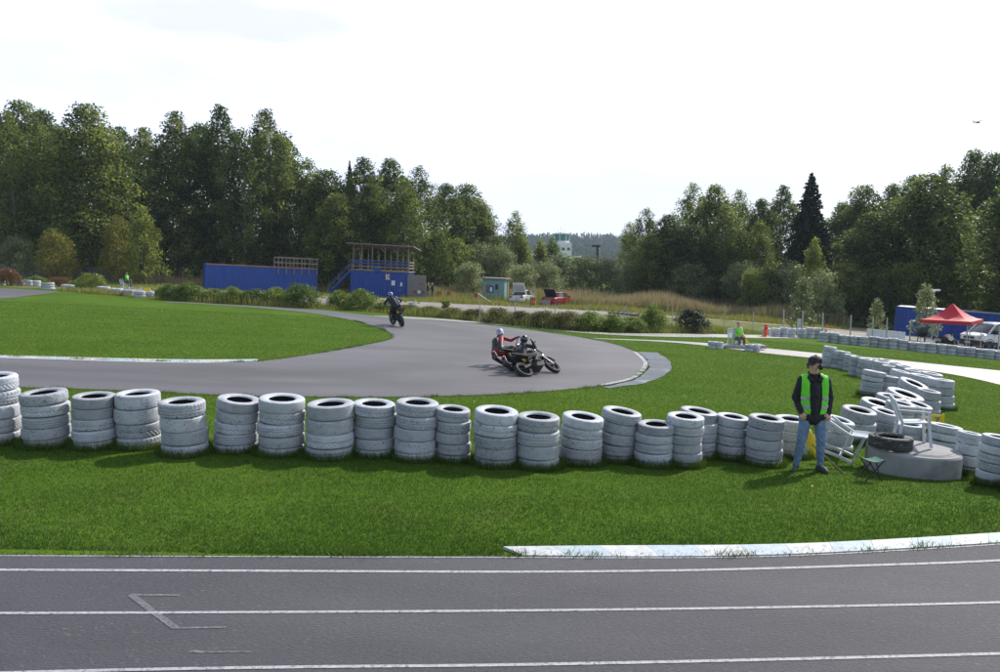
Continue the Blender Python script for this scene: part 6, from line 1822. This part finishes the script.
# ================================================================ motorcycles and riders
M_rimdark = pmat('dark_alloy', (0.02, 0.02, 0.022), (0.045, 0.045, 0.05), scale=8, rough=.7, spec=.15)
M_chrome_d = pmat('dull_metal', (0.03, 0.03, 0.033), (0.055, 0.055, 0.06), scale=8, rough=.7, spec=.15)
def motorcycle(label, p, rot, paint, seat=M_black, steer=0.0, scale=1.0):
    t = thing('motorcycle', label, 'motorcycle', p, rot=rot, scale=(scale,) * 3)
    def wh(c, r, w, parent, rimmat=M_rimdark):
        wo = MB().lathe([(r * .72, -w * .30), (r * .80, -w * .46), (r * .90, -w * .46), (r * .97, -w * .30), (r, 0), (r * .97, w * .30), (r * .90, w * .46), (r * .80, w * .46), (r * .72, w * .30)], 32, c, 'y', closed=True).build('wheel', M_rubber, parent)
        MB().lathe([(r * .66, -w * .34), (r * .74, -w * .36), (r * .74, w * .36), (r * .66, w * .34)], 32, c, 'y', closed=True).build('rim', rimmat, wo)
        for k in range(10):
            a = k * math.pi / 5
            MB().bar((c[0] + .03 * math.cos(a), c[1] + (.03 if k % 2 else -.03), c[2] + .03 * math.sin(a)), (c[0] + .67 * r * math.cos(a), c[1], c[2] + .67 * r * math.sin(a)), .012, .012).build('spoke', rimmat, wo)
        MB().tube([(c[0], c[1] - .07, c[2]), (c[0], c[1] + .07, c[2])], .035, 12).build('hub', M_chrome_d, wo)
        MB().lathe([(.045, .055), (.14, .055), (.14, .061), (.045, .061)], 24, c, 'y', closed=True).build('brake_disc', M_chrome_d, wo)
        return wo
    wh((-.70, 0, .30), .30, .165, t, M_rimdark)
    st = thing('front_assembly', None, None, (.44, 0, .95), steer); st.parent = t
    fo = lambda x, y, z: (x - .44, y, z - .95)
    wh(fo(.76, 0, .30), .30, .13, st, M_rimdark)
    fk = MB()
    for y in (-.085, .085):
        fk.tube([fo(.76, y, .30), fo(.645, y, .60)], .032, 10); fk.tube([fo(.645, y, .60), fo(.46, y, 1.02)], .022, 10)
    fk.box(fo(.60, 0, .70), (.08, .25, .04), rot=(0, R(-24), 0)); fk.box(fo(.48, 0, .98), (.08, .25, .04), rot=(0, R(-24), 0))
    fk.build('fork', M_chrome, st)
    MB().tube([fo(.36, -.40, 1.06), fo(.42, -.22, 1.09), fo(.46, -.10, 1.05), fo(.46, .10, 1.05), fo(.42, .22, 1.09), fo(.36, .40, 1.06)], .014, 8).build('handlebar', M_black, st)
    MB().loft([[Vector(fo(.76 + .34 * math.cos(a), y, .36 + .34 * math.sin(a) - abs(y) * .3)) for y in (-.07, 0, .07)] for a in [R(q) for q in (20, 45, 70, 95, 120, 150)]], caps=False, closed=False).build('front_mudguard', paint, st)
    MB().loft([[Vector(fo(.61 + dx, y * w, z)) for y in (-1, -.4, .4, 1)] for dx, w, z in ((.03, .10, .66), (.045, .13, .80), (.0, .12, .95), (-.06, .08, 1.05))], caps=False, closed=False).build('number_plate', M_black, st)
    MB().loft([[Vector((x, w * math.cos(a), z + h_ * math.sin(a))) for a in [k * math.pi / 6 for k in range(12)]] for x, w, z, h_ in ((-.12, .10, .80, .08), (.0, .15, .84, .13), (.18, .17, .88, .15), (.34, .13, .88, .12), (.44, .07, .86, .07))]).build('tank', paint, t)
    MB().loft([[Vector((x, y * w, z + e)) for y, e in ((-1, -.04), (-.7, .02), (.7, .02), (1, -.04), (.6, -.08), (-.6, -.08))] for x, w, z in ((.02, .10, .88), (-.2, .14, .86), (-.5, .14, .88), (-.78, .10, .92))]).build('seat', seat, t)
    MB().loft([[Vector((x, y * w, z + e)) for y, e in ((-1, -.03), (0, .03), (1, -.03), (0, -.07))] for x, w, z in ((-.55, .12, .84), (-.8, .11, .90), (-1.02, .07, .95))]).build('tail_fairing', paint, t)
    MB().loft([[Vector((x, y, z)) for y, z in ((-w, z0), (-w, z1), (w, z1), (w, z0))] for x, w, z0, z1 in ((-.28, .12, .34, .62), (-.1, .15, .26, .70), (.18, .15, .26, .72), (.34, .11, .34, .66))]).build('engine', M_rimdark, t)
    for s in (-1, 1):
        MB().tube([(.42, s * .04, .90), (.20, s * .14, .62), (-.10, s * .15, .40), (-.25, s * .14, .38)], .026, 8).build('frame_tube', M_chrome_d, t)
        MB().tube([(.05, s * .10, .80), (-.45, s * .12, .80), (-.85, s * .08, .87)], .018, 8).build('subframe', M_chrome_d, t)
        MB().bar((-.25, s * .12, .40), (-.72, s * .12, .30), .04, .075).build('swingarm', M_chrome_d, t)
        MB().tube([(-.12, s * .15, .36), (-.12, s * .27, .36)], .014, 8).build('foot_peg', M_black, t)
        MB().loft([[Vector((x, s * y, z)) for y, z in ((.17, z0), (.185, (z0 + z1) / 2), (.15, z1), (.14, z0))] for x, z0, z1 in ((.48, .62, .86), (.25, .58, .86), (.05, .66, .84))]).build('radiator_shroud', paint, t)
    MB().tube([(.30, -.05, .40), (.36, -.10, .62), (.10, -.20, .62), (-.3, -.21, .66), (-.42, -.21, .70)], .024, 8).build('exhaust_pipe', M_chrome_d, t)
    MB().tube([(-.40, -.21, .69), (-.5, -.21, .73), (-.86, -.20, .86)], [.03, .046, .042], 12).build('silencer', M_rimdark, t)
    MB().tube([(-.20, 0, .55), (-.28, 0, .80)], .04, 10).build('shock_absorber', M_yellow, t)
    MB().bar((-1.02, 0, .93), (-1.12, 0, .72), .16, .02).build('plate_holder', M_black, t)
    MB().box((-1.04, 0, .93), (.05, .12, .05)).build('tail_lamp', M_tail, t)
    return t

def rider(label, p, rot, J, T, mats, helm, scale=1.0, look=(1, 0, 0), tilt=0.0):
    t = thing('person', label, 'person', p, rot=rot, scale=(scale,) * 3)
    grow_body('body', figure(J, T, curl=1.0, bulk=1.02, palm={'L': Vector((0, 0, -1)), 'R': Vector((0, 0, -1))}), mats, .013, t, 2)
    h = Vector(J['head']) + Vector((0, 0, .03))
    L_ = Vector(look).normalized()
    q = L_.to_track_quat('X', 'Z').to_euler()
    hm = MB().ball(h, (.145, .125, .135), 18, 12, rot=q).build('helmet', helm, t)
    MB().ball(h + L_ * .045 + Vector((0, 0, .005)), (.112, .108, .055), 16, 8, rot=q).build('visor', M_visor, hm)
    MB().ball(h + L_ * .085 - Vector((0, 0, .075)), (.07, .075, .05), 12, 8, rot=q).build('chin_bar', helm, hm)
    return t

def leaned(lean):
    return lambda x, y, z: (x, y * math.cos(lean) + z * math.sin(lean), z * math.cos(lean) - y * math.sin(lean))
def hang(lean, dx=0.0, dy=0.0, dz=0.0):
    """joints of a rider hanging off to the inside; heading frame, wrists and feet on the leaned machine"""
    b = leaned(lean)
    k = lambda x, y, z: (x + dx, y + dy, z + dz)
    return dict(hipL=k(-.36, .84, .60), hipR=k(-.32, .66, .73), chest=k(-.15, .92, .93), neck=k(.06, .95, 1.09), head=k(.16, .97, 1.18), shL=k(.02, 1.06, .97), shR=k(.02, .79, 1.05), elL=k(.20, 1.20, .74), wrL=b(.29, .37, 1.07), elR=k(.22, .58, .96), wrR=b(.27, -.37, 1.08),
                knL=k(.10, 1.16, .36), anL=b(-.16, .34, .34), toeL=b(.0, .38, .28), knR=k(.10, .42, .74), anR=b(-.16, -.25, .42), toeR=b(.0, -.27, .36))
def lean_place(px, py, heading, lean, dz=.03):
    g = G(px, py)
    return Vector((g.x, g.y, g.z + dz)), (-lean, 0, heading)
hd_, ln_ = R(50), R(54)
pos, rot = lean_place(544, 375.5, hd_, ln_)
motorcycle('black motorcycle leaned hard over in the hairpin, closest to the tyre row', pos, rot, pmat('black_fairing', (0.014, 0.015, 0.017), (0.05, 0.055, 0.06), scale=5, rough=.65, lo=.5, hi=.56, spec=.15), steer=R(4))
rider('rider in black leathers and black helmet hanging off the leaned black motorcycle', pos, (0, 0, hd_), hang(ln_, .10, .0, -.22), dict(trunk=0, arm=0, leg=0, shoe=0, hand=0, skin=0), [M_leather_b], M_helm_k, look=(1, .35, -.05))
pos2, rot2 = lean_place(530, 369.5, R(58), R(53))
motorcycle('red and black motorcycle leaned over just behind the black one', pos2, rot2, M_red)
rider('rider in red and black leathers with white helmet, knee out to the asphalt', pos2, (0, 0, R(58)), hang(R(53), -.03, .24, -.12), dict(trunk=2, arm=1, leg=0, shoe=1, hand=0, skin=0), [M_leather_b, M_leather_r, M_leather_mix], M_helm_w, look=(1, .5, 0))
pos3, rot3 = lean_place(398.5, 326.2, R(112), R(9))
motorcycle('dark motorcycle ridden away out of the hairpin towards the containers', pos3, rot3, pmat('dark_grey_fairing', (0.02, 0.022, 0.025), (0.05, 0.055, 0.06), scale=5, rough=.3), steer=R(10), scale=1.08)
UP = dict(hipL=(-.36, .12, 1.02), hipR=(-.36, -.10, 1.02), chest=(-.08, .10, 1.32), neck=(.02, .12, 1.48), head=(.08, .13, 1.56), shL=(.0, .30, 1.40), shR=(.0, -.10, 1.40), elL=(.12, .48, 1.20), wrL=(.36, .40, 1.12), elR=(.10, -.40, 1.22), wrR=(.36, -.38, 1.12),
          knL=(.04, .24, .78), anL=(-.18, .22, .42), toeL=(-.02, .24, .36), knR=(.04, -.22, .78), anR=(-.18, -.22, .42), toeR=(-.02, -.24, .36))
rider('rider in dark blue leathers and blue helmet riding away from the hairpin', pos3, rot3, UP, dict(trunk=0, arm=0, leg=1, shoe=1, hand=1, skin=1), [M_leather_n, M_leather_b], M_helm_n, scale=1.05, look=(1, .5, 0))
gp = on(945, 50)
motorcycle('white and pink motorcycle parked under the red tent', gp, (0, 0, R(20)), pmat('pink_white_fairing', (0.70, 0.70, 0.72), (0.60, 0.12, 0.2), scale=6, rough=.3, lo=.54, hi=.58))
# ================================================================ the air itself
mh = bpy.data.materials.new('summer_haze')
mh.use_nodes = True
mh.node_tree.nodes.clear()
ho = mh.node_tree.nodes.new('ShaderNodeOutputMaterial')
hv_ = mh.node_tree.nodes.new('ShaderNodeVolumePrincipled')
hv_.inputs['Color'].default_value = (0.70, 0.85, 1.0, 1)
hv_.inputs['Density'].default_value = 0.00024
hv_.inputs['Anisotropy'].default_value = 0.0
mh.node_tree.links.new(hv_.outputs['Volume'], ho.inputs['Volume'])
hz = MB().box((0, 810, 75), (2000, 1900, 180)).build('haze', mh, smooth=False)
tag(hz, 'thin pale summer haze hanging over the whole circuit', 'haze', kind='stuff')
